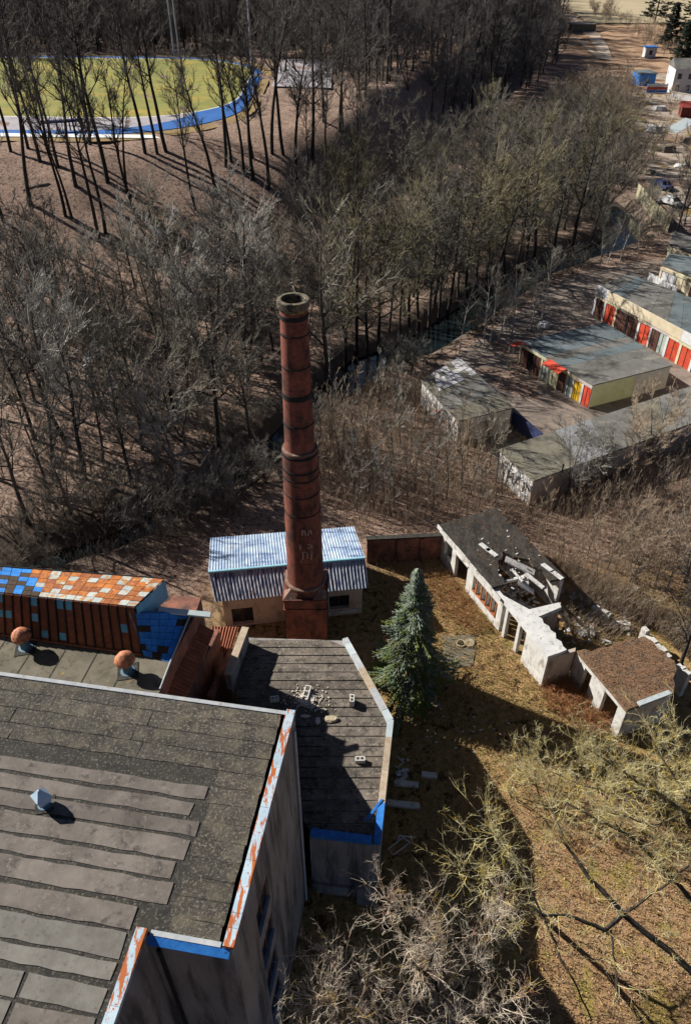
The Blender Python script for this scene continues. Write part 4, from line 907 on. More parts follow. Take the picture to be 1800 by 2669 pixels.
g3 = thing('garage_row', 'middle garage row with yellow door, red canopy and cream end wall', 'garage', P(1560, 960, 0), 'garages')
A, B, C, D = P(1355, 893, zg), P(1543, 1007, zg), P(1751, 955, zg), P(1575, 842, zg)
c = [A, B, C, D]
quad_roof(g3, c, zg, [('groof_blue', .13), ('groof_blue', .11), ('groof_blue', .12), ('groof_grey', .12), ('groof_blue', .13), ('groof_grey', .14), ('groof_grey', .25)])
ws = walls4(g3, c, zg, ['brown', 'cream', 'beige', 'brown'])
we = ws[1]; m_ = MB(); we.box(m_, we.L*.55, we.L-.1, 0.01, zg-.01, -.118, -.085); m_.build('wall_panel', MT['pinkgrey'], g3)
m_ = MB(); we.box(m_, .08, .20, 0.01, zg-.01, -.118, -.02); m_.build('corner_trim', MT['white'], g3)
dl = ws[0]; plan = [(1, 'brown', 'cream'), (1, 'dark', 'brown'), (1, 'brown', 'brown'), (1, 'sage', 'cream'), (1, 'cream', 'white'), (1, 'brown', 'cream'), (1, 'sage', 'brown'), (1.15, 'yellow', 'white'), (1.1, 'red', 'white')]
if dl.A.y < dl.p(dl.L, 0).y: plan = plan[::-1]
doors(g3, dl, zg, plan)
def canopy(t, w_, f0, f1, mt, dz=-.25, out=1.1):
    a0, a1 = f0*w_.L, f1*w_.L; m_ = MB()
    pts = [w_.p(a0, zg+.12, .02), w_.p(a1, zg+.12, .02), w_.p(a1, zg+.12+dz, out), w_.p(a0, zg+.12+dz, out)]
    m_.hexa(pts+[p+Vector((0, 0, .06)) for p in pts]); m_.build('canopy', MT[mt], t)
    for a in (a0+.06, a1-.06): 
        m_ = MB(); m_.tube([w_.p(a, 0, out-.08), w_.p(a, zg+.1+dz, out-.08)], .045, 6); m_.build('canopy_post', MT['cream'], t)
fl = (lambda f: f) if dl.A.y > dl.p(dl.L, 0).y else (lambda f: 1-f)
for f0, f1 in ((.43, .53), (.53, .66)): canopy(g3, dl, min(fl(f0), fl(f1)), max(fl(f0), fl(f1)), 'red')
canopy(g3, dl, min(fl(.0), fl(.07)), max(fl(.0), fl(.07)), 'red', dz=.1, out=1.6)
# G4 right row with red doors and tall white-and-sand parapet
g4 = thing('garage_row', 'far right garage row with red doors under a white and sand parapet', 'garage', P(1700, 830, 0), 'garages')
z4 = 3.9
A = P(1556, 742, z4); B = A+(P(1800, 872, z4)-A)*1.45; D = P(1640, 702, z4); C = D+(P(1800, 765, z4)-D)*1.45
c = [A, B, C, D]
quad_roof(g4, c, z4-.6, [('groof_grey', .10), ('groof_blue', .10), ('groof_grey', .2), ('groof_grey', .13), ('groof_blue', .10), ('groof_blue', .17), ('groof_grey', .20)])
ws = walls4(g4, c, z4-.6, ['brown', 'cream', 'beige', 'white'])
dl = ws[0]; plan = [(.9, 'brown', 'white'), (1, 'red', 'white'), (1, 'brown', 'sand'), (1, 'brown', 'black'), (1, 'red', 'white'), (.6, 'brown', 'white'), (.7, 'sage', 'brown'), (1, 'red', 'white'), (1, 'red', 'sand'), (1, 'brown', 'white'), (1, 'red', 'white'), (1, 'sage', 'white')]
rev = dl.A.y < dl.p(dl.L, 0).y
if rev: plan = plan[::-1]
doors(g4, dl, 2.75, plan)
par = [(.10, 'white'), (.22, 'sand'), (.10, 'sand'), (.22, 'sand'), (.22, 'white'), (.14, 'sand')]
if rev: par = par[::-1]
a = 0
for f, mt in par:
    m_ = MB(); dl.box(m_, a+.01, a+f*dl.L-.01, 2.76, z4, -.119, .10); m_.build('parapet_panel', MT[mt], g4); a += f*dl.L
# G5 rows beyond
g5 = thing('garage_row', 'sand-coloured garage behind the red-door row at the right edge', 'garage', P(1760, 700, 0), 'garages')
A = P(1722, 690, 3.0); B = A+(P(1800, 722, 3.0)-A)*2; D = P(1745, 662, 3.0); C = D+(P(1800, 672, 3.0)-D)*2.6
c = [A, B, C, D]; quad_roof(g5, c, 3.0, [('groof_blue', .5), ('groof_blue', .5)]); ws = walls4(g5, c, 3.0, ['sand', 'sand', 'sand', 'white'])
doors(g5, ws[0], 2.7, [(1, 'white', 'sand'), (1, 'sand', 'white'), (1, 'brown', 'sand'), (1, 'white', 'sand')])
g6 = thing('garage_row', 'cream plank-fronted garage at the right edge above the blue-grey roof', 'garage', P(1780, 655, 0), 'garages')
A = P(1742, 640, 3.0); B = A+(P(1800, 662, 3.0)-A)*2; c = [A, B, B+Vector((2.5, 6, 0)), A+Vector((2.5, 6, 0))]
quad_roof(g6, c, 3.0, [('groof_grey', 1.0)]); ws = walls4(g6, c, 3.0, ['sand', 'sand', 'sand', 'sand'])
for k in range(12):
    m_ = MB(); w_ = ws[0]; w_.box(m_, w_.L*k/12+.01, w_.L*(k+1)/12-.015, .05, 2.9, -.119, -.06); m_.build('plank', MT['sand' if k % 3 else 'cream'], g6)
# white junk heap of planks between g4 and g5
wp = Wall(P(1690, 712, 1.2), P(1765, 752, 1.2)); t = thing('white_board_fence', 'low white board fence behind the red-door garage roof', 'fence', wp.p(0, 0))
for k in range(12):
    m_ = MB(); wp.box(m_, wp.L*k/12+.02, wp.L*(k+1)/12-.03, 0, 1.3+rnd.uniform(-.08, .08), -.06, .06); m_.build('board', MT['white'], t)
rock('stone_heap', G(1415, 855), .9, .6, .7, MT['white'], 31, 'pale heap of rubble between river bank and middle garages', 'rubble')

# ---- far right yard: fence, car, sheds, houses
fc = thing('panel_fence', 'leaning yellowish panel fence along the river by the far yard', 'fence', G(1690, 560))
f0, f1 = G(1655, 515), G(1738, 608); fwl = Wall(f0, f1); nP = 9
for k in range(nP):
    m_ = MB(); fwl.box(m_, fwl.L*k/nP+.06, fwl.L*(k+1)/nP-.06, -.3, 2.3+rnd.uniform(-.2, .2), -.05, .05); m_.build('fence_panel', MT['fence_dull'], fc)
    m_ = MB(); m_.box(fwl.p(fwl.L*k/nP, -.3), .16, .16, 2.7); m_.build('fence_post', MT['concrete'], fc)
def car(loc, rz, paint, label):
    t = thing('parked_car', label, 'car', loc); ca, sa = math.cos(rz), math.sin(rz)
    def X(x, y, z): return Vector((loc[0]+x*ca-y*sa, loc[1]+x*sa+y*ca, loc[2]+z))
    prof = [(-2.1, .45), (-2.1, .85), (-1.2, .95), (-.7, 1.42), (.9, 1.45), (1.6, .98), (2.1, .9), (2.1, .4)]
    m_ = MB(); n = len(prof)
    m_.v += [tuple(X(x, -.85+(.14 if z > 1 else 0), z)) for x, z in prof]+[tuple(X(x, .85-(.14 if z > 1 else 0), z)) for x, z in prof]
    m_.f += [tuple(range(n))[::-1], tuple(range(n, 2*n))]+[(i, (i+1) % n, n+(i+1) % n, n+i) for i in range(n)]; m_.m += [0]*(n+2)
    body = m_.build('body', paint, t)
    for xs_ in ((-1.22, -.72), (.92, 1.55)):
        m_ = MB(); z0, z1 = .99, 1.40; x0, x1 = (xs_ if xs_[0] < 0 else (xs_[1], xs_[0])); m_.hexa([X(x0, -.66, z0+.02), X(x0, .66, z0+.02), X(x1, .62, z1+.02), X(x1, -.62, z1+.02), X(x0, -.66, z0+.04), X(x0, .66, z0+.04), X(x1, .62, z1+.04), X(x1, -.62, z1+.04)]); m_.build('windscreen', MT['glass'], body)
    for x in (-1.35, 1.35):
        for y in (-.86, .86):
            m_ = MB(); m_.tube([X(x, y-.1, .32), X(x, y+.1, .32)], .32, 12); m_.build('wheel', MT['black'], t)
    return t
car(G(1722, 492), 1.9, MT['navy'], 'dark blue car parked in the far yard behind the panel fence')
car(G(1745, 535), 2.1, MT['white'], 'pale car parked nearer the panel fence')
def house(name, base, sx, sy, hh, rz, wall_m, roof_m, label, cat='house', wn=0, flatr=False, rise=2.0):
    t = thing(name, label, cat, base); ca, sa = math.cos(rz), math.sin(rz)
    X = lambda x, y, z: Vector((base[0]+x*ca-y*sa, base[1]+x*sa+y*ca, base[2]+z))
    c = [X(-sx/2, -sy/2, 0), X(sx/2, -sy/2, 0), X(sx/2, sy/2, 0), X(-sx/2, sy/2, 0)]
    m_ = MB(); m_.prism(c, base[2]-.5, base[2]+hh); m_.build('wall', MT[wall_m], t)
    m_ = MB(); e_ = .3
    if flatr: m_.prism([X(-sx/2-e_, -sy/2-e_, 0), X(sx/2+e_, -sy/2-e_, 0), X(sx/2+e_, sy/2+e_, 0), X(-sx/2-e_, sy/2+e_, 0)], base[2]+hh+.003, base[2]+hh+.2)
    else:
        a = [X(-sx/2-e_, -sy/2-e_, hh), X(sx/2+e_, -sy/2-e_, hh), X(sx/2+e_, sy/2+e_, hh), X(-sx/2-e_, sy/2+e_, hh)]; r_ = [X(-sx/2-e_, 0, hh+rise), X(sx/2+e_, 0, hh+rise)]
        m_.poly([a[0], a[1], r_[1], r_[0]]); m_.poly([a[2], a[3], r_[0], r_[1]]); m_.poly([a[1], a[2], r_[1]]); m_.poly([a[3], a[0], r_[0]]); m_.poly(a[::-1])
    m_.build('roof', MT[roof_m], t)
    wl = Wall(c[0], c[1], base[2]); nst = max(1, int(hh//2.7))
    for k in range(wn):
        for s_ in range(nst):
            a = wl.L*(k+.5)/wn; m_ = MB(); wl.box(m_, a-.5, a+.5, .9+s_*2.7, 2.2+s_*2.7, -.02, .03); wi = m_.build('window', MT['glass'], t)
            m_ = MB(); wl.box(m_, a-.55, a+.55, .82+s_*2.7, .9+s_*2.7, .031, .10); m_.build('sill', MT['white'], wi)
    return t
house('white_house', G(1790, 240), 11, 8, 6.0, -.1, 'white', 'groof_grey', 'white house with dark windows at the right edge near the top', wn=4)
house('blue_container_shed', G(1672, 222), 4.5, 6, 3.2, .05, 'blue', 'groof_blue', 'blue shed at the left edge of the far yard', 'shed', wn=1, flatr=True)
house('blue_kiosk', G(1688, 150), 3.5, 3, 3.0, .0, 'white', 'blue', 'tiny white kiosk with blue roof beside the far track', 'shed', wn=1, flatr=True)
t = thing('red_blue_barrier', 'low barrier of white, red and blue boards across the far yard', 'fence', G(1705, 243)); wl = Wall(G(1682, 243), G(1735, 243))
for k, mt in enumerate(('blue', 'red', 'white')):
    m_ = MB(); wl.box(m_, 0, wl.L, h1(88, 233)*0+.15+k*.7, .8+k*.7, -.05, .05); m_.build('board', MT[mt], t)
for a in (.3, wl.L/2, wl.L-.3):
    m_ = MB(); m_.box(wl.p(a, 0, -.12), .12, .12, 2.4); m_.build('post', MT['black'], t)
t = thing('white_yard_wall', 'white low wall beneath the white house', 'wall', G(1775, 262)); wl = Wall(G(1745, 256), G(1815, 268)); m_ = MB(); wl.box(m_, 0, wl.L, -.3, 1.5, -.15, .15); m_.build('masonry', MT['white'], t); m_ = MB(); wl.box(m_, -.1, wl.L+.1, 1.502, 1.62, -.22, .22); m_.build('coping', MT['sand'], t)
house('red_shed', G(1800, 308), 6, 4, 2.6, -.2, 'red_dark', 'roof_red', 'dark red shed cut by the right edge', 'shed', wn=1, rise=1.0)
t = thing('pale_blue_shelter', 'long pale blue shelter roof beside the red shed', 'shelter', G(1762, 338)); a_, b_ = P(1733, 336, 2.4), P(1785, 308, 2.6); d_v = Vector((1.6, -3.0, -.2)); m_ = MB(); pts = [a_, b_, b_+d_v, a_+d_v]; m_.hexa([p for p in pts]+[p+Vector((0, 0, .1)) for p in pts]); m_.build('roof', MT['white_sheet'], t)
for p in pts: m_ = MB(); m_.box((p.x, p.y, 0), .12, .12, p.z); m_.build('post', MT['black'], t)
house('footbridge_hut', G(1513, 82), 10, 5, 2.6, .1, 'concrete', 'groof_grey', 'flat dark hut beside the sandy track at the wood edge', 'hut', wn=2, flatr=True)
for k, (px, py, sx, hh, lab) in enumerate(((120, 78, 20, 12, 'pale block of flats glimpsed through trees beyond the track, at left'), (470, 55, 16, 13, 'pale block of flats glimpsed behind the light masts'), (655, 22, 14, 12, 'pale block of flats glimpsed at the top edge'), (300, 40, 18, 11, 'low pale building glimpsed behind the pitch'))):
    b = G(px, py); house('block_of_flats', b, sx, 12, hh, .05*k, 'house_pale', 'groof_grey', lab, 'building', wn=5, flatr=True)
for px, py, hh, lab in ((455, 150, 17, 'slim light mast behind the pitch, left of the pair'), (468, 150, 18, 'slim light mast behind the pitch, right of the pair'), (662, 250, 26, 'tall grey light mast at the right end of the track')):
    b = G(px, py); t = thing('light_mast', lab, 'mast', b, 'light masts'); m_ = MB(); m_.tube([b, b+Vector((0, 0, hh))], [.22, .12], 8); m_.build('pole', MT['pipe'], t); m_ = MB(); m_.box(b+Vector((0, 0, hh-.6)), 1.4, .2, .7); m_.build('lamp_head', MT['pipe'], t)
b = G(540, 668); t = thing('white_marker_post', 'small white post standing in the middle of the wood', 'post', b); m_ = MB(); m_.box(b, .35, .25, 2.4); m_.build('post', MT['white'], t); m_ = MB(); m_.box(b+Vector((0, 0, 2.402)), .42, .32, .08); m_.build('cap', MT['white'], t)
# small goods on the sports ground
t = thing('equipment_rack', 'dark blue sports rack beside the near straight of the track', 'rack', G(165, 348)); wl = Wall(G(120, 350), G(220, 345), zt-10.2+10.2); wl.z0 = zt
for a in (0, .33, .66, 1.0): m_ = MB(); m_.box(wl.p(a*wl.L, 0), .2, .2, 1.8); m_.build('post', MT['navy'], t)
m_ = MB(); wl.box(m_, 0, wl.L, 1.3, 1.7, -.4, .4); m_.build('rail', MT['navy'], t)

# ================================================================== debris by the annex
def frame_obj(pts, r, mat, name, label):
    m_ = MB()
    for i in range(len(pts)-1): m_.tube([pts[i], pts[i+1]], r, 5)
    return setp(m_.build(name, mat), label, 'frame')
z_ = .12
frame_obj([P(x, y, z_) for x, y in ((1012, 2212), (1050, 2183), (1068, 2196), (1024, 2228), (1012, 2212))], .03, MT['white'], 'window_frame', 'white rectangular window frame lying in the shadow below the annex')
frame_obj([P(x, y, z_) for x, y in ((1036, 2190), (1040, 2178), (1082, 2183))], .035, MT['white'], 'frame_piece', 'bent white frame piece above the lying window frame')
frame_obj([P(x, y, z_) for x, y in ((1033, 1970), (1052, 1987), (1035, 2000), (1028, 1996))], .03, MT['white'], 'chair_frame', 'white square frame beside the annex parapet')
RB = random.Random(9)
for k in range(26):
    c = P(1040+RB.uniform(-8, 22), 2025+RB.uniform(-22, 20), .04); o = rock('scrap_piece', c, RB.uniform(.06, .2), RB.uniform(.05, .12), RB.uniform(.05, .15), MT['white' if k % 2 else 'coping_pale'], 50+k, 'pale scrap piece in the heap beside the annex wall', 'scrap', RB.uniform(0, 3)); o['group'] = 'scrap heap beside the annex'
for x0, y0, L, lab in ((1058, 2046, 1.4, 'concrete kerb slab beside the scrap heap'), (1040, 2098, 2.3, 'long concrete kerb slab below the scrap heap'), (1118, 2023, .9, 'short concrete slab lying alone in the annex shadow')):
    m_ = MB(); m_.box(P(x0, y0, 0.02), L, .32, .2, -.12); setp(m_.build('concrete_slab', MT['slab']), lab, 'slab')
mh = thing('manhole', 'open manhole in the mossy concrete pad beside the spruce', 'manhole', P(1215, 1680, .0)); pl = [P(x, y, 0) for x, y in ((1150, 1660), (1235, 1655), (1240, 1690), (1230, 1735), (1165, 1745))]
m_ = MB(); m_.prism(pl, .0, .06); m_.build('pad', MT['concrete'], mh); m_ = MB(); m_.lathe(P(1200, 1678, .061), [(.33, 0), (.33, .10), (.26, .10), (.26, .012)], 16); m_.build('ring', MT['stone'], mh); m_ = MB(); m_.lathe(P(1200, 1678, .07), [(.26, 0), (.01, .0)], 16); m_.build('shaft', MT['dark'], mh); m_ = MB(); m_.lathe(P(1222, 1676, .061), [(.36, 0), (.36, .07), (.02, .08)], 16); m_.build('cover', MT['stone'], mh)  # the shaft is a flat disc, its unlit depth painted near-black
RB = random.Random(17)
for k in range(30):
    px, py = RB.uniform(1030, 1420), RB.uniform(1840, 1990); c = P(px, py, .0); o = rock('litter_piece', c, RB.uniform(.05, .12), RB.uniform(.04, .08), .06, MT['white'], 90+k, 'scrap of white litter lying in the yard grass', 'litter', RB.uniform(0, 3)); o['group'] = 'white litter in the yard'

# ================================================================== TREES
def segs_mesh(name, S, n):
    """S array (m,8): p0, p1, r0, r1 -> prisms of n sides"""
    S = np.asarray(S, np.float64); p0 = S[:, :3]; p1 = S[:, 3:6]; r0 = S[:, 6:7]; r1 = S[:, 7:8]
    d = p1-p0; d /= np.maximum(np.linalg.norm(d, axis=1, keepdims=True), 1e-6)
    ref = np.where(np.abs(d[:, 2:3]) < .9, np.array([[0, 0, 1.]]), np.array([[1., 0, 0]]))
    a = np.cross(d, ref); a /= np.linalg.norm(a, axis=1, keepdims=True); b = np.cross(d, a)
    V = np.empty((len(S), 2, n, 3))
    for k in range(n):
        t = 2*math.pi*k/n; q = a*math.cos(t)+b*math.sin(t); V[:, 0, k] = p0+q*r0; V[:, 1, k] = p1+q*r1
    base = (np.arange(len(S))*2*n)[:, None]; F = []
    for k in range(n):
        j = (k+1) % n; F.append(np.concatenate([base+k, base+n+k, base+n+j, base+j], 1))
    return V.reshape(-1, 3), np.concatenate(F, 0)
class Tree:
    def __init__(s, seed, wob=.22): s.r = random.Random(seed); s.th = []; s.tw = []; s.wob = wob; s.tap = .5
    def vec(s): 
        return Vector((s.r.gauss(0, 1), s.r.gauss(0, 1), s.r.gauss(0, 1))).normalized()
    def limb(s, p, d, L, r, nseg, wob, upt, lst, taper=.35):
        pts = [Vector(p)]; d = Vector(d).normalized(); rr = [r]
        for k in range(nseg):
            d = (d+s.vec()*wob+Vector((0, 0, upt))).normalized(); q = pts[-1]+d*(L/nseg); r2 = r*(1-(1-taper)*(k+1)/nseg)
            lst.append((*pts[-1], *q, rr[-1], r2)); pts.append(q); rr.append(r2)
        return pts, rr
    def twigs(s, p, d, L, r, lvl, n, spread, upt):
        pts, rr = s.limb(p, d, L, r, 3 if lvl else 2, s.wob, upt, s.tw, s.tap)
        if lvl <= 0: return
        for k in range(n):
            i = s.r.randint(1, len(pts)-1); t = s.r.random(); q = pts[i-1].lerp(pts[i], t); dd = (pts[i]-pts[i-1]).normalized()
            nd = (dd+s.vec()*spread).normalized(); s.twigs(q, nd, L*s.r.uniform(.35, .7), max(r*.62, .004), lvl-1, n, spread, upt)
def make_tree(seed, h, clear, spread, nl, nb, nt, r0, tr, upt=.08, lean=.04, stems=1, lvl=2, wob=.22):
    """h height, clear = bare trunk fraction, spread = crown radius, nl limbs, nb branches a limb, nt twigs a branch"""
    T = Tree(seed, wob); R_ = T.r
    for s_ in range(stems):
        d0 = Vector((R_.gauss(0, lean), R_.gauss(0, lean), 1)) if stems == 1 else Vector((R_.gauss(0, .28), R_.gauss(0, .28), 1))
        p0 = Vector((R_.gauss(0, .15)*(stems > 1), R_.gauss(0, .15)*(stems > 1), -.3))
        pts, rr = T.limb(p0, d0, h*R_.uniform(.85, 1.0), r0, 9, .07, .06, T.th, .12)
        for k in range(nl):
            f = clear+(1-clear)*((k+R_.random())/nl); x = f*9; i = min(int(x), 8); q = pts[i].lerp(pts[i+1], x-i)
            a = R_.uniform(0, 2*math.pi); prof = math.sin(math.pi*min(1, .25+.75*(f-clear)/(1-clear)))
            L = spread*(.45+.75*prof)*R_.uniform(.7, 1.15); up = R_.uniform(.35, 1.0)
            lp, lr = T.limb(q, (math.cos(a), math.sin(a), up), L, max(rr[i]*.5, .02), 5, .16, upt, T.th, .3)
            for b in range(nb):
                j = R_.randint(1, 5); qq = lp[j-1].lerp(lp[j], R_.random()); dd = ((lp[j]-lp[j-1]).normalized()+T.vec()*.75).normalized()
                T.twigs(qq, dd, L*R_.uniform(.3, .6), max(tr*1.8, .012), lvl, nt, .8, upt)
            T.twigs(lp[-1], (lp[-1]-lp[-2]), L*.5, tr*1.8, lvl, nt, .7, upt)
    Vt, Ft = segs_mesh('t', T.th, 6); Vw, Fw = segs_mesh('w', T.tw, 3)
    return (Vt, Ft), (Vw, Fw)
def tree_meshes(tag, spec, n, seed0):
    out = []
    for i in range(n):
        (a, fa), (b, fb) = make_tree(seed0+i, **spec); out.append((fast_mesh(tag+'_trunk', a, fa), fast_mesh(tag+'_crown', b, fb)))
    return out
def plant(name, label, cat, group, loc, meshes, mats, rz, s, lean=(0, 0)):
    t = bpy.data.objects.new(name, None); COL.objects.link(t); t.location = loc; t.rotation_euler = (lean[0], lean[1], rz); t.scale = (s[0], s[0], s[1]); t.empty_display_size = .3
    setp(t, label, cat, group)
    for nm, me, mt in (('trunk', meshes[0], mats[0]), ('crown', meshes[1], mats[1])):
        o = bpy.data.objects.new(nm, me)
        if not me.materials: me.materials.append(mt)
        COL.objects.link(o); o.parent = t
        o.material_slots[0].link = 'OBJECT'; o.material_slots[0].material = mt
    return t
K = {}
K['tall'] = tree_meshes('tall', dict(h=23, clear=.42, spread=3.4, nl=15, nb=5, nt=4, r0=.30, tr=.023, upt=.14), 4, 100)
K['wood'] = tree_meshes('wood', dict(h=14, clear=.28, spread=3.6, nl=13, nb=5, nt=4, r0=.20, tr=.024, upt=.10), 6, 200)
K['bushy'] = tree_meshes('bushy', dict(h=10, clear=.15, spread=3.0, nl=7, nb=5, nt=4, r0=.10, tr=.019, upt=.12, stems=3), 5, 300)
K['birch'] = tree_meshes('birch', dict(h=12, clear=.30, spread=2.0, nl=14, nb=5, nt=4, r0=.13, tr=.014, upt=.05), 3, 400)
K['slim'] = tree_meshes('slim', dict(h=6.5, clear=.15, spread=1.1, nl=9, nb=3, nt=3, r0=.06, tr=.012, upt=.2), 4, 500)
def birch_mats(k): return (MT['bark_pale'], MT['twig'])
for me in K['birch']: me[0].materials.append(MT['bark_pale'])
def place_words(p, s):
    x, y = Q(p[0], p[1], p[2]); size = 'tall' if s > 1.0 else 'lower'
    col = ['at the left edge', 'left of centre', 'near the middle', 'right of centre', 'towards the right edge'][min(4, max(0, int(x//360)))]
    row = ['at the top', 'in the upper part', 'halfway down', 'in the lower part'][min(3, max(0, int(y//400)))]
    return size, col, row
R1 = random.Random(42); nt_ = 0
def put(kind, name, label, group, p, mats, smin, smax, cat='tree'):
    global nt_
    s = R1.uniform(smin, smax); nt_ += 1
    if group and smin != smax:
        w_s, w_c, w_r = place_words(p, s); tone = {id(DK): 'dark', id(MD): 'grey', id(PL): 'pale', id(OL): 'olive', id(TN): 'tan'}.get(id(mats), '')
        label = ' '.join((w_s+' '+tone+' '+label).split())+', '+w_c
        if len(label.split())+len(w_r.split()) <= 16: label += ' '+w_r
    return plant(name, label, cat, group, (p[0], p[1], p[2]-.05), R1.choice(K[kind]), mats, R1.uniform(0, 6.28), (s*R1.uniform(.85, 1.15), s), (R1.gauss(0, .06), R1.gauss(0, .06)))
DK = (MT['bark'], MT['twig_dark']); MD = (MT['bark_mid'], MT['twig']); PL = (MT['bark_mid'], MT['twig_pale']); OL = (MT['bark'], MT['twig_olive']); TN = (MT['bark_mid'], MT['twig_tan'])
# slope below the track: each trunk where it stands
sl_px = [(50, 690), (130, 680), (185, 740), (215, 680), (265, 760), (300, 990), (345, 850), (410, 660), (450, 1090), (480, 1060), (490, 830), (580, 880), (660, 700), (715, 700), (755, 690), (890, 960), (985, 900), (1025, 760), (1105, 780), (1150, 820), (1220, 860), (1285, 700), (1345, 860), (1415, 840), (1470, 560), (1540, 600), (20, 1010), (330, 1000), (1050, 740), (1235, 700), (400, 560), (95, 560), (620, 980), (140, 930)]
for x, y in sl_px:
    p = G(x/1.742, y/1.742); put('tall', 'tall_bare_tree', 'bare tree on the slope below the track', 'tall bare trees on the slope', p, DK, .85, 1.15)
for x, y in ((860, 700), (910, 650), (1010, 700), (1090, 660), (1000, 760), (700, 660), (960, 560)):
    p = G(x*.9+30, y*.72-60); put('wood', 'bare_tree', 'bare tree on the leafy bank beside the track', 'bare trees on the leafy bank', p, DK, .9, 1.3)
def region(n, poly, dmin, seed, zz=None):
    r = random.Random(seed); out = []; tries = 0
    lo_x = min(p[0] for p in poly); hi_x = max(p[0] for p in poly); lo_y = min(p[1] for p in poly); hi_y = max(p[1] for p in poly)
    wx = [P(x, y, 0) for x, y in poly]; x0 = min(p.x for p in wx)-5; x1 = max(p.x for p in wx)+5; y0 = min(p.y for p in wx)*.72-15; y1 = max(p.y for p in wx)+5
    y0 = max(y0, 12)
    cell = {}; cs = max(dmin, .05)
    while len(out) < n and tries < n*200:
        tries += 1; x = r.uniform(x0, x1); y = r.uniform(y0, y1); z = h1(x, y); q = Q(x, y, z)
        if not inside(q[0], q[1], poly): continue
        if y < 160 and rd1(x, y) < (2.6 if y < 66 else 4.2): continue
        ci, cj = int(x//cs), int(y//cs)
        if any((x-a)**2+(y-b)**2 < dmin*dmin for di in (-1, 0, 1) for dj in (-1, 0, 1) for a, b in cell.get((ci+di, cj+dj), ())): continue
        cell.setdefault((ci, cj), []).append((x, y)); out.append((x, y, z))
    return out
# wood left of the river
pW = [(-60, 790), (330, 770), (560, 730), (650, 790), (760, 960), (760, 1080), (690, 1150), (560, 1240), (300, 1400), (-60, 1460)]
for p in region(70, pW, 3.0, 1): put(R1.choice(['wood', 'wood', 'wood', 'wood', 'bushy']), 'bare_tree', 'bare tree in the left wood', 'bare trees of the left wood', p, R1.choice([DK, DK, MD, MD, PL]), .65, 1.2)
# wood right of the river bend up to the hill
pR = [(560, 740), (700, 630), (860, 550), (1000, 500), (1180, 430), (1400, 350), (1520, 310), (1600, 340), (1590, 390), (1640, 450), (1650, 520), (1600, 620), (1380, 690), (1200, 800), (1050, 890), (900, 930), (780, 980), (650, 760)]
for p in region(92, pR, 3.4, 2): put(R1.choice(['wood', 'bushy', 'bushy']), 'bare_tree', 'bare tree in the wood beside the river', 'bare trees between hill and river', p, R1.choice([MD, MD, OL, DK, DK]), .65, 1.2)
# birches on the banks
for px, py in ((1195, 925), (1258, 905), (1275, 900), (1296, 893), (1320, 880), (1380, 860), (1410, 835), (1560, 700), (1580, 690), (1614, 682), (1660, 660), (735, 1000), (860, 1000), (1330, 880), (1440, 600), (1420, 580), (1480, 590), (1380, 560), (1200, 700), (1050, 760)):
    put('birch', 'pale_birch', 'slim pale-barked birch along the river', 'birches along the river', G(px, py), (MT['bark_pale'], MT['twig']), .5, .95)
for px, py in ((985, 935), (1040, 900), (1090, 862), (1140, 845), (1190, 800), (1240, 775), (1290, 745), (1340, 715), (1390, 690), (1440, 665), (1490, 640), (1540, 625), (900, 985), (850, 1020), (1130, 800), (1270, 720), (1010, 880), (1065, 850), (1115, 870), (1165, 820), (1215, 800), (1265, 760), (1315, 730), (960, 960), (930, 930), (1365, 700)):
    put('wood', 'bare_tree', 'bare tree on the bank opposite the garages', 'bare trees on the far bank', G(px, py), R1.choice([MD, DK, OL]), 1.0, 1.45)
for px, py in ((110, 1470), (215, 1440), (330, 1420), (420, 1395), (500, 1345), (560, 1330), (620, 1285), (690, 1255), (60, 1440), (270, 1395), (470, 1300)):
    put('bushy', 'bare_tree', 'bare tree on the near bank behind the wing', 'bare trees on the near bank', G(px, py), R1.choice([MD, PL, DK]), .4, .75)
# saplings in the scrub
pT = [(760, 1180), (1000, 1040), (1090, 1060), (1280, 1220), (1330, 1330), (1150, 1350), (960, 1370), (850, 1330)]
for p in region(84, pT, 1.1, 3): put('slim', 'bare_sapling', 'slim sapling in the scrub beside the chimney', 'saplings in the scrub', p, R1.choice([TN, TN, MD, PL]), .6, 1.2)
pT2 = [(1420, 1330), (1800, 1130), (1840, 1560), (1700, 1640), (1560, 1560), (1450, 1460)]
for p in region(40, pT2, 1.6, 4): put('slim', 'bare_sapling', 'slim sapling right of the ruin', 'saplings right of the ruin', p, (MT['bark_mid'], MT['twig_tan']), .5, .85)
for px, py in ((1480, 1290), (1560, 1250), (1690, 1210), (1760, 1200), (1720, 1290), (1790, 1330), (1740, 1420), (1660, 1380), (1600, 1440), (1780, 1520), (1700, 1530), (1640, 1520)):
    put(R1.choice(['slim', 'bushy']), 'bare_small_tree', 'tan bare tree below the long garage row', 'small trees below the long garage row', G(px, py), R1.choice([TN, PL]), .5, .8)
put('wood', 'bare_tree', 'dark bare tree behind the leaf-covered ruin at the right edge', None, G(1765, 1760), DK, .75, .75)
put('wood', 'bare_tree', 'bare tree beside the long garage row roof', None, G(1622, 1265), (MT['bark_mid'], MT['twig_tan']), .5, .5)
put('wood', 'bare_tree', 'dark bare tree behind the panel fence in the far yard', None, G(1752, 635), DK, 1.1, 1.1)
put('bushy', 'bare_shrub', 'low bare shrub at the end wall of the small garage row', None, G(1270, 1140), MD, .35, .35, 'shrub')
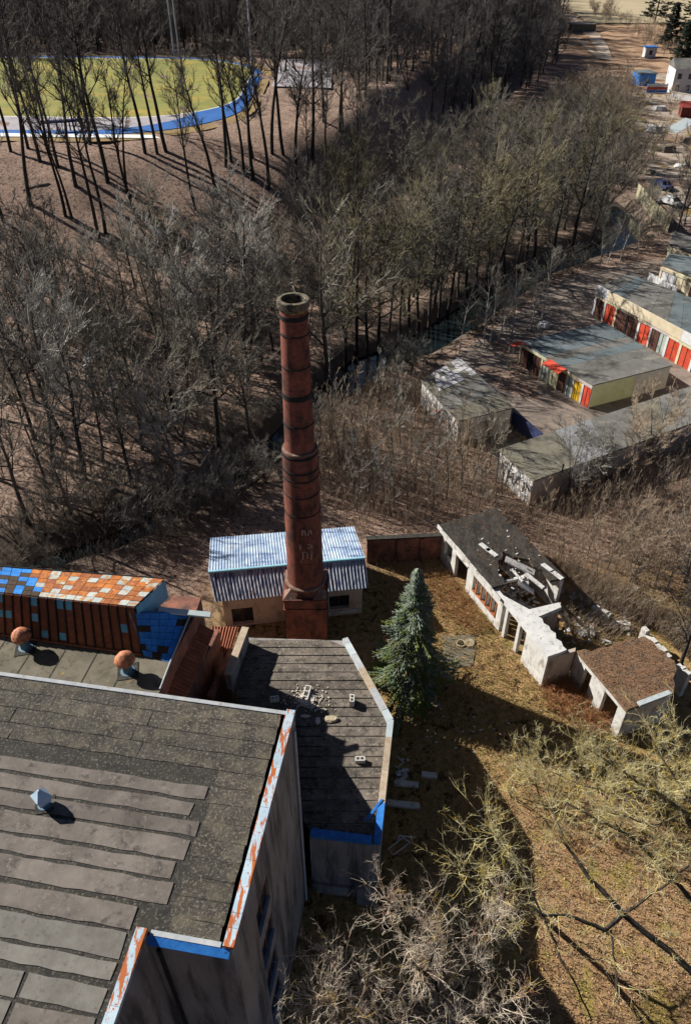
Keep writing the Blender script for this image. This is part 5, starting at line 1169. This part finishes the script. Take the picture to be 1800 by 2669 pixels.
# far woods: too many to count
def kinds(name, meshes, mats):
    c = bpy.data.collections.new(name)
    for mt, mc in meshes:
        V = []; F = []; MI = []; o_ = 0
        for idx, me in enumerate((mt, mc)):
            v_ = np.empty(len(me.vertices)*3, np.float32); me.vertices.foreach_get('co', v_); V.append(v_.reshape(-1, 3))
            f_ = np.empty(len(me.loops), np.int32); me.loops.foreach_get('vertex_index', f_); F.append(f_.reshape(-1, 4)+o_); MI.append(np.full(len(F[-1]), idx, np.int32)); o_ += len(V[-1])
        m2 = fast_mesh(name, np.concatenate(V), np.concatenate(F)); m2.materials.append(mats[0]); m2.materials.append(mats[1]); m2.polygons.foreach_set('material_index', np.concatenate(MI))
        c.objects.link(bpy.data.objects.new(name, m2))
    return c
def mass(name, label, pts, coll, smin, smax, seed, cat='wood'):
    """one uncountable mass: plants of a few kinds instanced over points"""
    me = bpy.data.meshes.new(name); me.from_pydata([(x, y, z-.1) for x, y, z in pts], [], []); o = link_mesh(name, me, None); setp(o, label, cat, kind='stuff')
    ng = bpy.data.node_groups.new(name, 'GeometryNodeTree'); ng.interface.new_socket('Geometry', in_out='INPUT', socket_type='NodeSocketGeometry'); ng.interface.new_socket('Geometry', in_out='OUTPUT', socket_type='NodeSocketGeometry')
    N = ng.nodes.new; L = ng.links.new; gi = N('NodeGroupInput'); go = N('NodeGroupOutput'); ip = N('GeometryNodeInstanceOnPoints'); ci = N('GeometryNodeCollectionInfo')
    ci.inputs['Collection'].default_value = coll; ci.inputs['Separate Children'].default_value = True; ci.inputs['Reset Children'].default_value = True
    rr = N('FunctionNodeRandomValue'); rr.data_type = 'FLOAT_VECTOR'; rr.inputs[0].default_value = (-.05, -.05, 0); rr.inputs[1].default_value = (.05, .05, 6.28); rr.inputs['Seed'].default_value = seed
    rs = N('FunctionNodeRandomValue'); rs.data_type = 'FLOAT'; rs.inputs[2].default_value = smin; rs.inputs[3].default_value = smax; rs.inputs['Seed'].default_value = seed+1
    ri = N('FunctionNodeRandomValue'); ri.data_type = 'INT'; ri.inputs[4].default_value = 0; ri.inputs[5].default_value = 50; ri.inputs['Seed'].default_value = seed+2
    ip.inputs['Pick Instance'].default_value = True
    L(gi.outputs[0], ip.inputs['Points']); L(ci.outputs[0], ip.inputs['Instance']); L(rr.outputs[0], ip.inputs['Rotation']); L(rs.outputs[1], ip.inputs['Scale']); L(ri.outputs[2], ip.inputs['Instance Index']); L(ip.outputs[0], go.inputs[0])
    md = o.modifiers.new('plants', 'NODES'); md.node_group = ng; return o
C_far = kinds('far_tree_kind', K['wood'][:4]+K['bushy'][:3]+K['tall'][:2], (MT['bark'], MT['twig_far']))
C_tan = kinds('scrub_kind', K['bushy'][:2]+K['wood'][:1], (MT['bark_mid'], MT['twig_tan']))
C_und = kinds('undergrowth_kind', K['bushy'], (MT['bark_mid'], MT['twig']))
C_con = kinds('forest_kind', K['bushy'][:2], (MT['bark'], MT['conifer']))
pH = [(700, 200), (780, 190), (900, 250), (1040, 330), (1150, 330), (1290, 275), (1400, 225), (1455, 160), (1425, 60), (1395, -40), (690, -60), (640, 60), (660, 130)]
mass('hill_wood', 'dense dark bare wood covering the hill at top centre', region(820, pH, 2.4, 6), C_far, .9, 1.35, 7)
pB = [(-120, 20), (690, -10), (660, 60), (650, 140), (560, 142), (300, 138), (-120, 142)]
mass('wood_beyond_track', 'dark bare wood beyond the sports ground', region(900, pB, 2.6, 8), C_far, .8, 1.2, 9)
pRt = [(1590, 250), (1640, 230), (1650, 260), (1610, 320), (1650, 420), (1660, 490), (1610, 420), (1500, 300), (1430, 290), (1480, 240)]
mass('yard_edge_scrub', 'brown scrub trees along the edge of the far yard', region(80, pRt, 3.0, 10), C_tan, .4, .7, 11, 'scrub')
pF = [(1530, 20), (1590, 30), (1660, 110), (1720, 150), (1760, 160), (1730, 110), (1640, 70), (1560, 60)]
mass('field_edge_scrub', 'brown scrub trees near the pale field', region(60, pF, 5, 12), C_tan, .3, .6, 13, 'scrub')
pts = [(x+R1.uniform(-4, 4), 560+R1.uniform(-15, 25), .3) for x in np.arange(90, 420, 5)]
mass('far_forest', 'dark forest edge behind the pale field at the top right', pts, C_con, 1.5, 2.2, 14, 'forest')
mass('left_wood_understorey', 'low grey shrubs between the trunks of the left wood', region(120, pW, 1.6, 40), C_und, .18, .42, 41, 'undergrowth')
mass('river_wood_understorey', 'low olive-grey shrubs in the wood between hill and river', region(140, pR, 1.8, 42), C_und, .2, .5, 43, 'undergrowth')
bank = []
RB = random.Random(44)
for i in range(len(RIV)-1):
    (xa, ya), (xb, yb) = RIV[i], RIV[i+1]; L = math.hypot(xb-xa, yb-ya); nx, ny = -(yb-ya)/L, (xb-xa)/L
    for k in range(int(L*1.15)):
        tt = RB.random(); side = RB.choice([-1, 1]); d = RB.uniform(3.0, 6.5)*side*(.75 if ya < 64 else 1.05); x, y = xa+(xb-xa)*tt+nx*d, ya+(yb-ya)*tt+ny*d
        if inside(x, y, yardp) or rd1(x, y) < 2.3 or x < -45 or (76 < y < 88 and RB.random() < .6): continue
        bank.append((x, y, h1(x, y)))
mass('river_bank_shrubs', 'low bare shrubs lining both river banks', bank, C_und, .16, .46, 45, 'undergrowth')
# ---- conifers
def conifer(name, label, loc, h, rad, mats, n, seed, size, group=None, droop=.25, mixb=.6):
    r = random.Random(seed); t = thing(name, label, 'tree', loc, group)
    m_ = MB(); m_.tube([Vector(loc)+Vector((0, 0, -.2)), Vector(loc)+Vector((0, 0, h*.97))], [rad*.07, .01], 7); m_.build('trunk', MT['bark'], t)
    vals = [[], []]
    for k in range(n):
        f = r.random()**1.55*.97+.02; R_ = rad*(1-f)**.9*(1+.18*math.sin(f*40))*r.uniform(.75, 1.12)+.05; a = r.uniform(0, 6.28); z = h*(.08+.92*f)
        lumps = 1+.30*math.sin(a*3+f*9)+.24*math.sin(a*5-f*23)+.14*math.sin(f*57+a); R_ *= lumps
        tip = Vector((math.cos(a)*R_, math.sin(a)*R_, z-droop*R_*.5+.12*R_)); st = tip*r.uniform(.25, .55); st.z = z+.05
        axis = (tip-st); L = axis.length; b = vals[0] if r.random() < mixb+(f-.35)*.7 else vals[1]
        ns_ = max(3, int(L/size*1.2)); side = axis.cross(Vector((0, 0, 1))).normalized()
        for j in range(ns_):
            q = st+axis*((j+1)/ns_); w = size*(1.15-.6*(j+1)/ns_)
            for sg in (-1, 1):
                e = q+axis.normalized()*w*.9+side*sg*w*r.uniform(.5, 1.1)+Vector((0, 0, r.uniform(-.5, .35)*w)); b.append((*q, *e, .030*size/.25, .006))
        e = tip+axis.normalized()*size*.8+Vector((0, 0, size*.4)); b.append((*st, *tip, .02, .03*size/.25)); b.append((*tip, *e, .045*size/.25, .01))
    for i, mt in enumerate(mats):
        if vals[i]:
            V, F = segs_mesh('n', vals[i], 4); me = fast_mesh('needles', V+np.array(loc), F); o = link_mesh('foliage', me, MT[mt], t, Vector((0, 0, 0)))
    return t
sp = P(1063, 1803, 0)
conifer('blue_spruce', 'large blue-green spruce standing beside the annex', sp, 10.9, 2.05, ['needle_blue', 'needle_green'], 1750, 77, .27, mixb=.58, droop=.5)
for px, py, hh, lab in ((1704, 62, 26, 'dark conifer standing in front of the pale field'), (1790, 130, 34, 'dark conifer at the right edge near the top'), (1738, 128, 14, 'dark conifer left of the white house'), (1770, 170, 12, 'dark conifer just behind the white house')):
    conifer('dark_conifer', lab, G(px, py), hh, hh*.2, ['conifer'], 260, int(px), 1.3, 'far conifers', mixb=2)

# ---- scrub, grass, brambles, litter (uncountable)
def stems(name, label, pts, mat, hmin, hmax, r, seed, cat, spread=.12, side=3, curve=0.0):
    rr = random.Random(seed); S = []
    for x, y, z in pts:
        hh = rr.uniform(hmin, hmax); dx, dy = rr.gauss(0, spread)*hh, rr.gauss(0, spread)*hh; m1 = (x+dx*.4, y+dy*.4, z+hh*.55); e = (x+dx, y+dy, z+hh*(1-curve))
        S.append((x, y, z-.05, *m1, r, r*.8)); S.append((*m1, *e, r*.8, r*.3))
        for k in range(side):
            t = rr.uniform(.25, .95); q = (x+dx*t, y+dy*t, z+hh*t*(1-curve*t)); a = rr.uniform(0, 6.28); L = hh*rr.uniform(.12, .34); S.append((*q, q[0]+math.cos(a)*L*.6, q[1]+math.sin(a)*L*.6, q[2]+L, r*.5, r*.25))
    V, F = segs_mesh(name, S, 3); me = fast_mesh(name, V, F); o = link_mesh(name, me, mat); return setp(o, label, cat, kind='stuff')
stems('scrub_thicket', 'tan upright scrub stems between the chimney and the garages', region(1900, [(740, 1190), (930, 1010), (1100, 1000), (1200, 1110), (1330, 1290), (1330, 1390), (1150, 1360), (960, 1395), (840, 1360), (740, 1260)], .10, 20), MT['twig_tan'], .9, 3.6, .018, 21, 'scrub', side=4)
stems('tan_thicket', 'tan scrub stems covering the ground right of the ruin', region(2500, [(1330, 1330), (1420, 1290), (1840, 1110), (1840, 1620), (1700, 1640), (1540, 1560), (1400, 1420), (1240, 1370)], .10, 22), MT['twig_tan'], .4, 2.2, .017, 23, 'scrub', side=4)
stems('wood_undergrowth', 'grey-brown undergrowth on the floor of the left wood', region(1000, pW, .3, 24), MT['twig_pale'], .6, 2.8, .020, 25, 'undergrowth', side=4)
stems('bank_undergrowth', 'olive-grey undergrowth between hill and river', region(1300, pR, .3, 26), MT['twig'], 1.0, 4.0, .024, 27, 'undergrowth', side=4)
stems('bank_scrub', 'dark scrub along the near river bank left of the boiler house', region(500, [(-40, 1420), (300, 1360), (520, 1280), (680, 1190), (740, 1200), (560, 1390), (420, 1500), (-40, 1470)], .2, 28), MT['twig_dark'], .6, 2.6, .014, 29, 'undergrowth', side=4)
pY = [(970, 1480), (1130, 1470), (1290, 1650), (1400, 1770), (1640, 1940), (1440, 1960), (1240, 1920), (1030, 1860), (1000, 1700)]
stems('yard_grass', 'dry yellow grass of the yard around the spruce', region(4200, pY, .05, 30), MT['grass'], .10, .42, .020, 31, 'grass', .6, 2)
stems('orchard_grass', 'dry grass under the lichen-covered trees at lower right', region(5000, [(1080, 1880), (1500, 1930), (1840, 1960), (1840, 2700), (1200, 2700), (1050, 2300)], .05, 32), MT['grass'], .08, .36, .019, 33, 'grass', .6, 2)
stems('bramble_patch', 'red-brown bramble thicket in front of the leaf-covered ruin', region(900, [(1400, 1770), (1500, 1740), (1560, 1800), (1600, 1900), (1560, 1920), (1420, 1850)], .07, 34), MT['bramble'], .4, 1.1, .014, 35, 'brambles', .55, 3, .3)
stems('bramble_patch', 'tangled brown undergrowth between spruce and ruin wall', region(700, [(1090, 1500), (1180, 1500), (1280, 1640), (1230, 1660), (1150, 1600)], .08, 36), MT['bramble'], .25, .7, .012, 37, 'brambles', .55, 3, .3)
stems('leaf_roof_growth', 'dry weeds growing on the leaf-covered ruin roof', [(p[0], p[1], zv) for p in [P(R1.uniform(1530, 1750), R1.uniform(1670, 1840), zv) for _ in range(900)] if inside(*Q(p[0], p[1], zv), pr)], MT['bramble'], .06, .25, .010, 38, 'weeds', .6, 1)
def leaves(name, label, pts, mat, seed, smin, smax):
    r = random.Random(seed); n = len(pts); V = np.empty((n*4, 3)); 
    for i, (x, y, z) in enumerate(pts):
        a = r.uniform(0, 6.28); l, w = r.uniform(smin, smax), r.uniform(smin, smax)*.6; tx, ty = r.uniform(-.6, .6), r.uniform(-.6, .6); ca, sa = math.cos(a), math.sin(a)
        for k, (p, q) in enumerate(((-l, 0), (0, -w), (l, 0), (0, w))):
            dx, dy = p*ca-q*sa, p*sa+q*ca; V[i*4+k] = (x+dx, y+dy, z+.035+dx*tx+dy*ty)
    o = link_mesh(name, fast_mesh(name, V, np.arange(n*4).reshape(n, 4)), mat); return setp(o, label, 'leaves', kind='stuff')
MT['leaf'] = M('fallen_leaves', (.14, .075, .04), (.46, .29, .17), 11, [((.56, .45, .33), 17, .58, .66), ((.07, .045, .03), 14, .60, .68)], vary=0)
MT['leaf_dull'] = M('old_fallen_leaves', (.09, .055, .032), (.24, .15, .09), 11, [((.32, .22, .14), 17, .58, .66)], vary=0)
leaves('fallen_leaves', 'fallen leaves drifted under the lower-right trees', region(9000, [(1080, 1900), (1500, 1950), (1840, 1980), (1840, 2700), (1300, 2700), (1080, 2300)], .03, 80), MT['leaf'], 81, .03, .07)
leaves('fallen_leaves', 'fallen leaves scattered over the yard around the spruce', region(5000, pY, .04, 82), MT['leaf'], 83, .03, .07)
leaves('fallen_leaves', 'fallen leaves lying on the leaf-covered ruin roof', [(p[0], p[1], zv) for p in [P(R1.uniform(1510, 1755), R1.uniform(1660, 1850), zv) for _ in range(2600)] if inside(*Q(p[0], p[1], zv), pr)], MT['leaf_dull'], 84, .025, .06)
leaves('fallen_leaves', 'fallen leaves on the open scrub floor beside the garages', region(7000, [(740, 1190), (930, 1010), (1100, 1000), (1200, 1110), (1330, 1290), (1500, 1290), (1840, 1130), (1840, 1600), (1500, 1500), (1330, 1390), (960, 1395), (740, 1260)], .05, 85), MT['leaf'], 86, .05, .12)
wf = []; RB = random.Random(91)
for w_, n in ((w1, 90), (w2, 110), (w3, 40), (fr, 120), (w5, 90), (w6, 60), (wy, 60), (bl, 40), (wf, 0) if False else (Wall(A, B), 0)):
    for k in range(n):
        q = w_.p(RB.uniform(0, w_.L), 0, RB.uniform(.12, .7)); wf.append((q.x, q.y, 0.0))
stems('wall_foot_weeds', 'dry weeds growing against the feet of the yard walls', wf, MT['grass'], .15, .7, .014, 92, 'weeds', .35, 3)
stems('ruin_side_brush', 'tan brush pressing against the far side of the ruin', region(1100, [(1400, 1440), (1520, 1500), (1640, 1560), (1790, 1660), (1790, 1720), (1690, 1640), (1520, 1560)], .09, 93), MT['twig_tan'], .5, 2.0, .016, 94, 'scrub', .25, 4)
for k, (px, py, s_, lab) in enumerate(((1700, 345, 1.6, 'dark scrap heap in the far yard near the pale blue shelter'), (1735, 395, 1.4, 'scrap heap in the middle of the far yard'), (1775, 440, 1.2, 'pale scrap heap at the right edge of the far yard'), (1690, 455, 1.0, 'low scrap heap behind the panel fence'), (1715, 290, 1.5, 'rubble heap beside the white yard wall'))):
    rock('scrap_heap', G(px, py), s_*1.4, s_, s_*.8, MT['concrete' if k % 2 else 'slab'], 200+k, lab, 'scrap heap', k)
for px, py in ((1640, 360), (1785, 400), (1770, 480), (1700, 420), (1790, 545), (1725, 370), (1660, 300), (1745, 300), (1640, 440), (1780, 590)):
    put('bushy', 'bare_small_tree', 'bare tree in the far yard', 'small trees in the far yard', G(px, py), R1.choice([TN, DK, OL]), .4, .75)
# fallen logs
for px, py, qx, qy, r, lab in ((705, 1215, 770, 1165, .16, 'pale log lying across the river by the chimney'), (610, 1290, 690, 1235, .14, 'pale log along the near bank left of the chimney'), (520, 1225, 555, 1160, .10, 'thin fallen branch above the bank'), (440, 1190, 560, 1180, .09, 'bleached fallen branch among the left wood'), (90, 1400, 190, 1420, .10, 'mossy fallen branch at the left, near the wing roof'), (1420, 1150, 1300, 1010, .01, None), (960, 650, 1080, 610, .16, 'long fallen trunk in the wood at centre'), (130, 480, 60, 500, .12, 'fallen trunk on the slope at the left edge')):
    if not lab: continue
    a_, b_ = G(px, py), G(qx, qy); m_ = MB(); up_ = Vector((0, 0, r*.8)); mid = a_.lerp(b_, .5)+Vector((.15, .2, r)); m_.tube([a_+up_, mid+Vector((0, 0, max(0, h1(mid.x, mid.y)-mid.z+r))), b_+up_], [r, r*.85, r*.5], 7); setp(m_.build('fallen_log', MT['log']), lab, 'log')

mb = MB(); RB = random.Random(71)
for k in range(260):
    if k < 120: c = rp(Lw*RB.uniform(.62, .98), WD*RB.uniform(.34, .70), RB.uniform(.0, 1.3))
    elif k < 150: c = rp(Lw*RB.uniform(.3, 1.0), WD*RB.uniform(.2, .95), ZR+.2)
    else: c = P(RB.uniform(1450, 1640), RB.uniform(1540, 1690), RB.uniform(0, .25))
    a_ = RB.uniform(.04, .20)*(.5 if 120 <= k < 150 else 1); mb.box(c, a_*RB.uniform(1, 3), a_, a_*RB.uniform(.3, .8), RB.uniform(0, 3.1))
setp(mb.build('ruin_rubble', MT['slab']), 'pale broken masonry strewn through the collapsed ruin', 'rubble', kind='stuff')
stems('ruin_growth', 'dry scrub growing among the collapsed ruin walls', region(900, [(1440, 1560), (1560, 1530), (1700, 1600), (1680, 1650), (1560, 1690), (1500, 1690), (1470, 1640)], .08, 72), MT['twig_tan'], .3, 1.6, .014, 73, 'scrub', .35, 4)
stems('ruin_roof_weeds', 'dry weeds along the broken edge of the ruin roof', [tuple(rp(Lw*R1.uniform(.02, .98), WD*R1.uniform(.05, 1.0), ZR+.2)) for _ in range(420)], MT['bramble'], .06, .3, .012, 74, 'weeds', .6, 2)
# ---- foreground trees
def big_tree(name, label, base, limbs, twm, barkm, seed, tw_n, tw_L, tr, trunk=None, lvl=2, nt=4, upt=.08, spread=.8):
    """limbs: list of (list of (px,py,z), r0, r1)"""
    T = Tree(seed, .32); T.tap = .28; t = thing(name, label, 'tree', base)
    for pts, ra, rb in limbs:
        W = [P(*q) if not isinstance(q, Vector) else q for q in pts]; n = len(W)
        fine = []
        for i in range(n-1):
            for k in range(3): fine.append(W[i].lerp(W[i+1], k/3)+T.vec()*(.05 if (i or k) else 0))
        fine.append(W[-1]); m2 = len(fine)-1
        for i in range(m2):
            r_0 = ra+(rb-ra)*i/m2; r_1 = ra+(rb-ra)*(i+1)/m2; T.th.append((*fine[i], *fine[i+1], r_0, r_1))
        Ltot = sum((fine[i+1]-fine[i]).length for i in range(m2))
        for k in range(int(tw_n*Ltot)):
            i = min(m2-1, int(m2*T.r.random()**.6)); q = fine[i].lerp(fine[i+1], T.r.random()); d = (fine[i+1]-fine[i]).normalized()
            T.twigs(q, (d*.6+T.vec()*.9+Vector((0, 0, .35))), tw_L*T.r.uniform(.4, 1.1), tr*2.2, lvl, nt, spread, upt)
        T.twigs(fine[-1], (fine[-1]-fine[-2]), tw_L, tr*2.2, lvl, nt, spread, upt)
    V, F = segs_mesh('a', T.th, 7); link_mesh('trunk', fast_mesh('trunk', V, F), barkm, t); V, F = segs_mesh('b', T.tw, 3); link_mesh('crown', fast_mesh('crown', V, F), twm, t)
    return t
tb = P(1905, 2640, 2.0); tb0 = Vector((tb.x+.3, tb.y-.3, -.1))
big_tree('lichen_tree', 'large dark-limbed tree with yellow lichen twigs reaching in from lower right', Vector((tb0.x, tb0.y, 0)), [
    ([tb0, (1905, 2640, 2.0), (1800, 2528, 4), (1623, 2379, 5.5), (1531, 2287, 6.3), (1474, 2200, 7), (1434, 2092, 7.5)], .21, .04),
    ([(1623, 2379, 5.5), (1577, 2425, 5.8), (1500, 2390, 6.2), (1411, 2385, 6.6), (1340, 2330, 7), (1260, 2290, 7.6)], .11, .03),
    ([(1411, 2385, 6.6), (1350, 2260, 7.4), (1290, 2180, 8), (1230, 2100, 8.4)], .05, .02),
    ([(1340, 2330, 7.0), (1250, 2380, 7.6), (1180, 2350, 8.2)], .04, .015),
    ([(1411, 2385, 6.6), (1462, 2500, 6.0), (1505, 2580, 5.6), (1540, 2660, 5.2)], .055, .03),
    ([(1590, 2425, 5.7), (1602, 2520, 5.4), (1612, 2620, 5.0)], .05, .03),
    ([tb0+Vector((.1, 0, 1.2)), (1900, 2440, 4.0), (1800, 2344, 5.2), (1750, 2287, 6), (1663, 2195, 7), (1600, 2155, 7.5), (1474, 2092, 8)], .16, .035),
    ([(1623, 2379, 5.5), (1700, 2330, 6.3), (1790, 2262, 7.2), (1830, 2200, 8)], .07, .03)], MT['lichen'], MT['bark'], 61, 2.6, 1.8, .0078, lvl=3, nt=3, upt=.07, spread=.85)
fb_ = P(1180, 2700, 3.0); f0_ = Vector((4.2, 10.6, -.1))
big_tree('dense_bare_tree', 'dense cream-twigged bare tree crown at the bottom beside the factory wall', Vector((4.2, 10.6, 0)), [
    ([f0_, Vector((3.9, 10.6, 5)), Vector((3.2, 10.9, 9.5)), (1060, 2500, 13)], .28, .06),
    ([Vector((3.9, 10.6, 5)), (1120, 2640, 10), (960, 2560, 12.2), (860, 2480, 13)], .12, .03),
    ([Vector((3.2, 10.9, 9.5)), (1000, 2600, 12), (880, 2620, 13), (820, 2600, 13.4)], .09, .025),
    ([Vector((3.5, 10.8, 7.5)), (1160, 2500, 11), (1080, 2400, 12.4), (1000, 2340, 13)], .10, .025),
    ([Vector((3.5, 10.8, 7.5)), (1220, 2560, 10.5), (1280, 2440, 11.5), (1300, 2380, 12)], .09, .025),
    ([Vector((3.2, 10.9, 9.5)), (1180, 2660, 11.5), (1290, 2640, 12.2), (1340, 2600, 12.6)], .08, .02),
    ([Vector((3.2, 10.9, 9.5)), (1060, 2660, 12), (960, 2690, 12.6), (840, 2690, 13)], .08, .02),
    ([Vector((3.2, 10.9, 9.5)), (1100, 2560, 12), (1130, 2480, 13), (1140, 2420, 13.4)], .07, .02)], MT['twig_cream'], MT['bark_mid'], 62, 6.6, 1.35, .0068, lvl=3, nt=3, spread=.95)
big_tree('lichen_tree', 'bare tree with yellow lichen branches beside the annex shadow', P(1420, 2400, 0), [
    ([P(1420, 2400, -.1), P(1400, 2380, 2.5), (1360, 2290, 5), (1300, 2200, 6.3), (1270, 2120, 7)], .14, .03),
    ([P(1400, 2380, 2.5), (1330, 2340, 5), (1250, 2300, 6.4), (1190, 2260, 7)], .08, .02),
    ([(1360, 2290, 5.0), (1300, 2260, 6), (1220, 2180, 7)], .06, .02),
    ([P(1400, 2380, 2.5), (1340, 2400, 5), (1250, 2420, 6.6), (1160, 2400, 7.4)], .08, .02),
    ([(1340, 2400, 5.0), (1300, 2470, 6.4), (1240, 2500, 7.4)], .06, .02)], MT['lichen'], MT['lichen_bark'], 63, 3.2, 1.6, .0078, lvl=3, nt=3, upt=.07, spread=.85)
rb_ = Vector((22.5, 21.5, 0))
big_tree('lichen_tree', 'lichen-yellow bare tree fanning in from the right edge below the ruin', rb_, [
    ([rb_, Vector((22.2, 21.5, 3)), (1790, 2120, 6), (1700, 2060, 7), (1600, 2000, 7.8), (1530, 1950, 8.4)], .16, .025),
    ([Vector((22.2, 21.5, 3)), (1780, 2060, 6.5), (1720, 1970, 7.6), (1690, 1900, 8.6)], .10, .02),
    ([(1700, 2060, 7.0), (1620, 2070, 7.6), (1520, 2050, 8.2), (1430, 2010, 8.6)], .07, .02),
    ([(1790, 2120, 6.0), (1700, 2150, 7), (1600, 2120, 7.8), (1520, 2110, 8.3)], .07, .02),
    ([Vector((22.2, 21.5, 3)), (1800, 2200, 6), (1740, 2230, 7), (1680, 2260, 7.6)], .08, .02)], MT['lichen'], MT['lichen_bark'], 64, 2.6, 1.7, .0078, lvl=3, nt=3, upt=.07, spread=.85)
K['lich'] = tree_meshes('lich', dict(h=5.4, clear=.10, spread=2.3, nl=5, nb=4, nt=4, r0=.075, tr=.011, upt=.12, stems=3, wob=.42), 4, 600)
for px, py, s, lab in ((1330, 2075, .62, 'leftmost low lichen-covered shrub below the ruin yard'), (1430, 2120, .8, 'second lichen-covered shrub from the left below the ruin'), (1560, 2060, .85, 'lichen-covered shrub under the leaf-covered ruin corner'), (1660, 2090, .95, 'tall lichen-covered shrub right of the ruin corner'), (1760, 2010, .95, 'lichen-covered shrub at the right edge beside the ruin'), (1790, 2150, .9, 'lichen-covered shrub at the right edge, nearer the camera'), (1500, 2010, .6, 'small lichen-covered shrub in the bramble shadow left of the ruin corner'), (1610, 2160, .7, 'lichen-covered shrub standing behind the dark forked limbs'), (1390, 2040, .6, 'small lichen-covered shrub on the edge of the chimney shadow'), (1710, 2120, .8, 'lichen-covered shrub between the two right-edge shrubs and the ruin')):
    p = G(px, py); plant('lichen_shrub', lab, 'shrub', 'lichen-covered shrubs', p, R1.choice(K['lich']), (MT['lichen_bark'], MT['lichen']), R1.uniform(0, 6), (s, s))
print('individual trees', nt_, 'objects', len(bpy.data.objects))
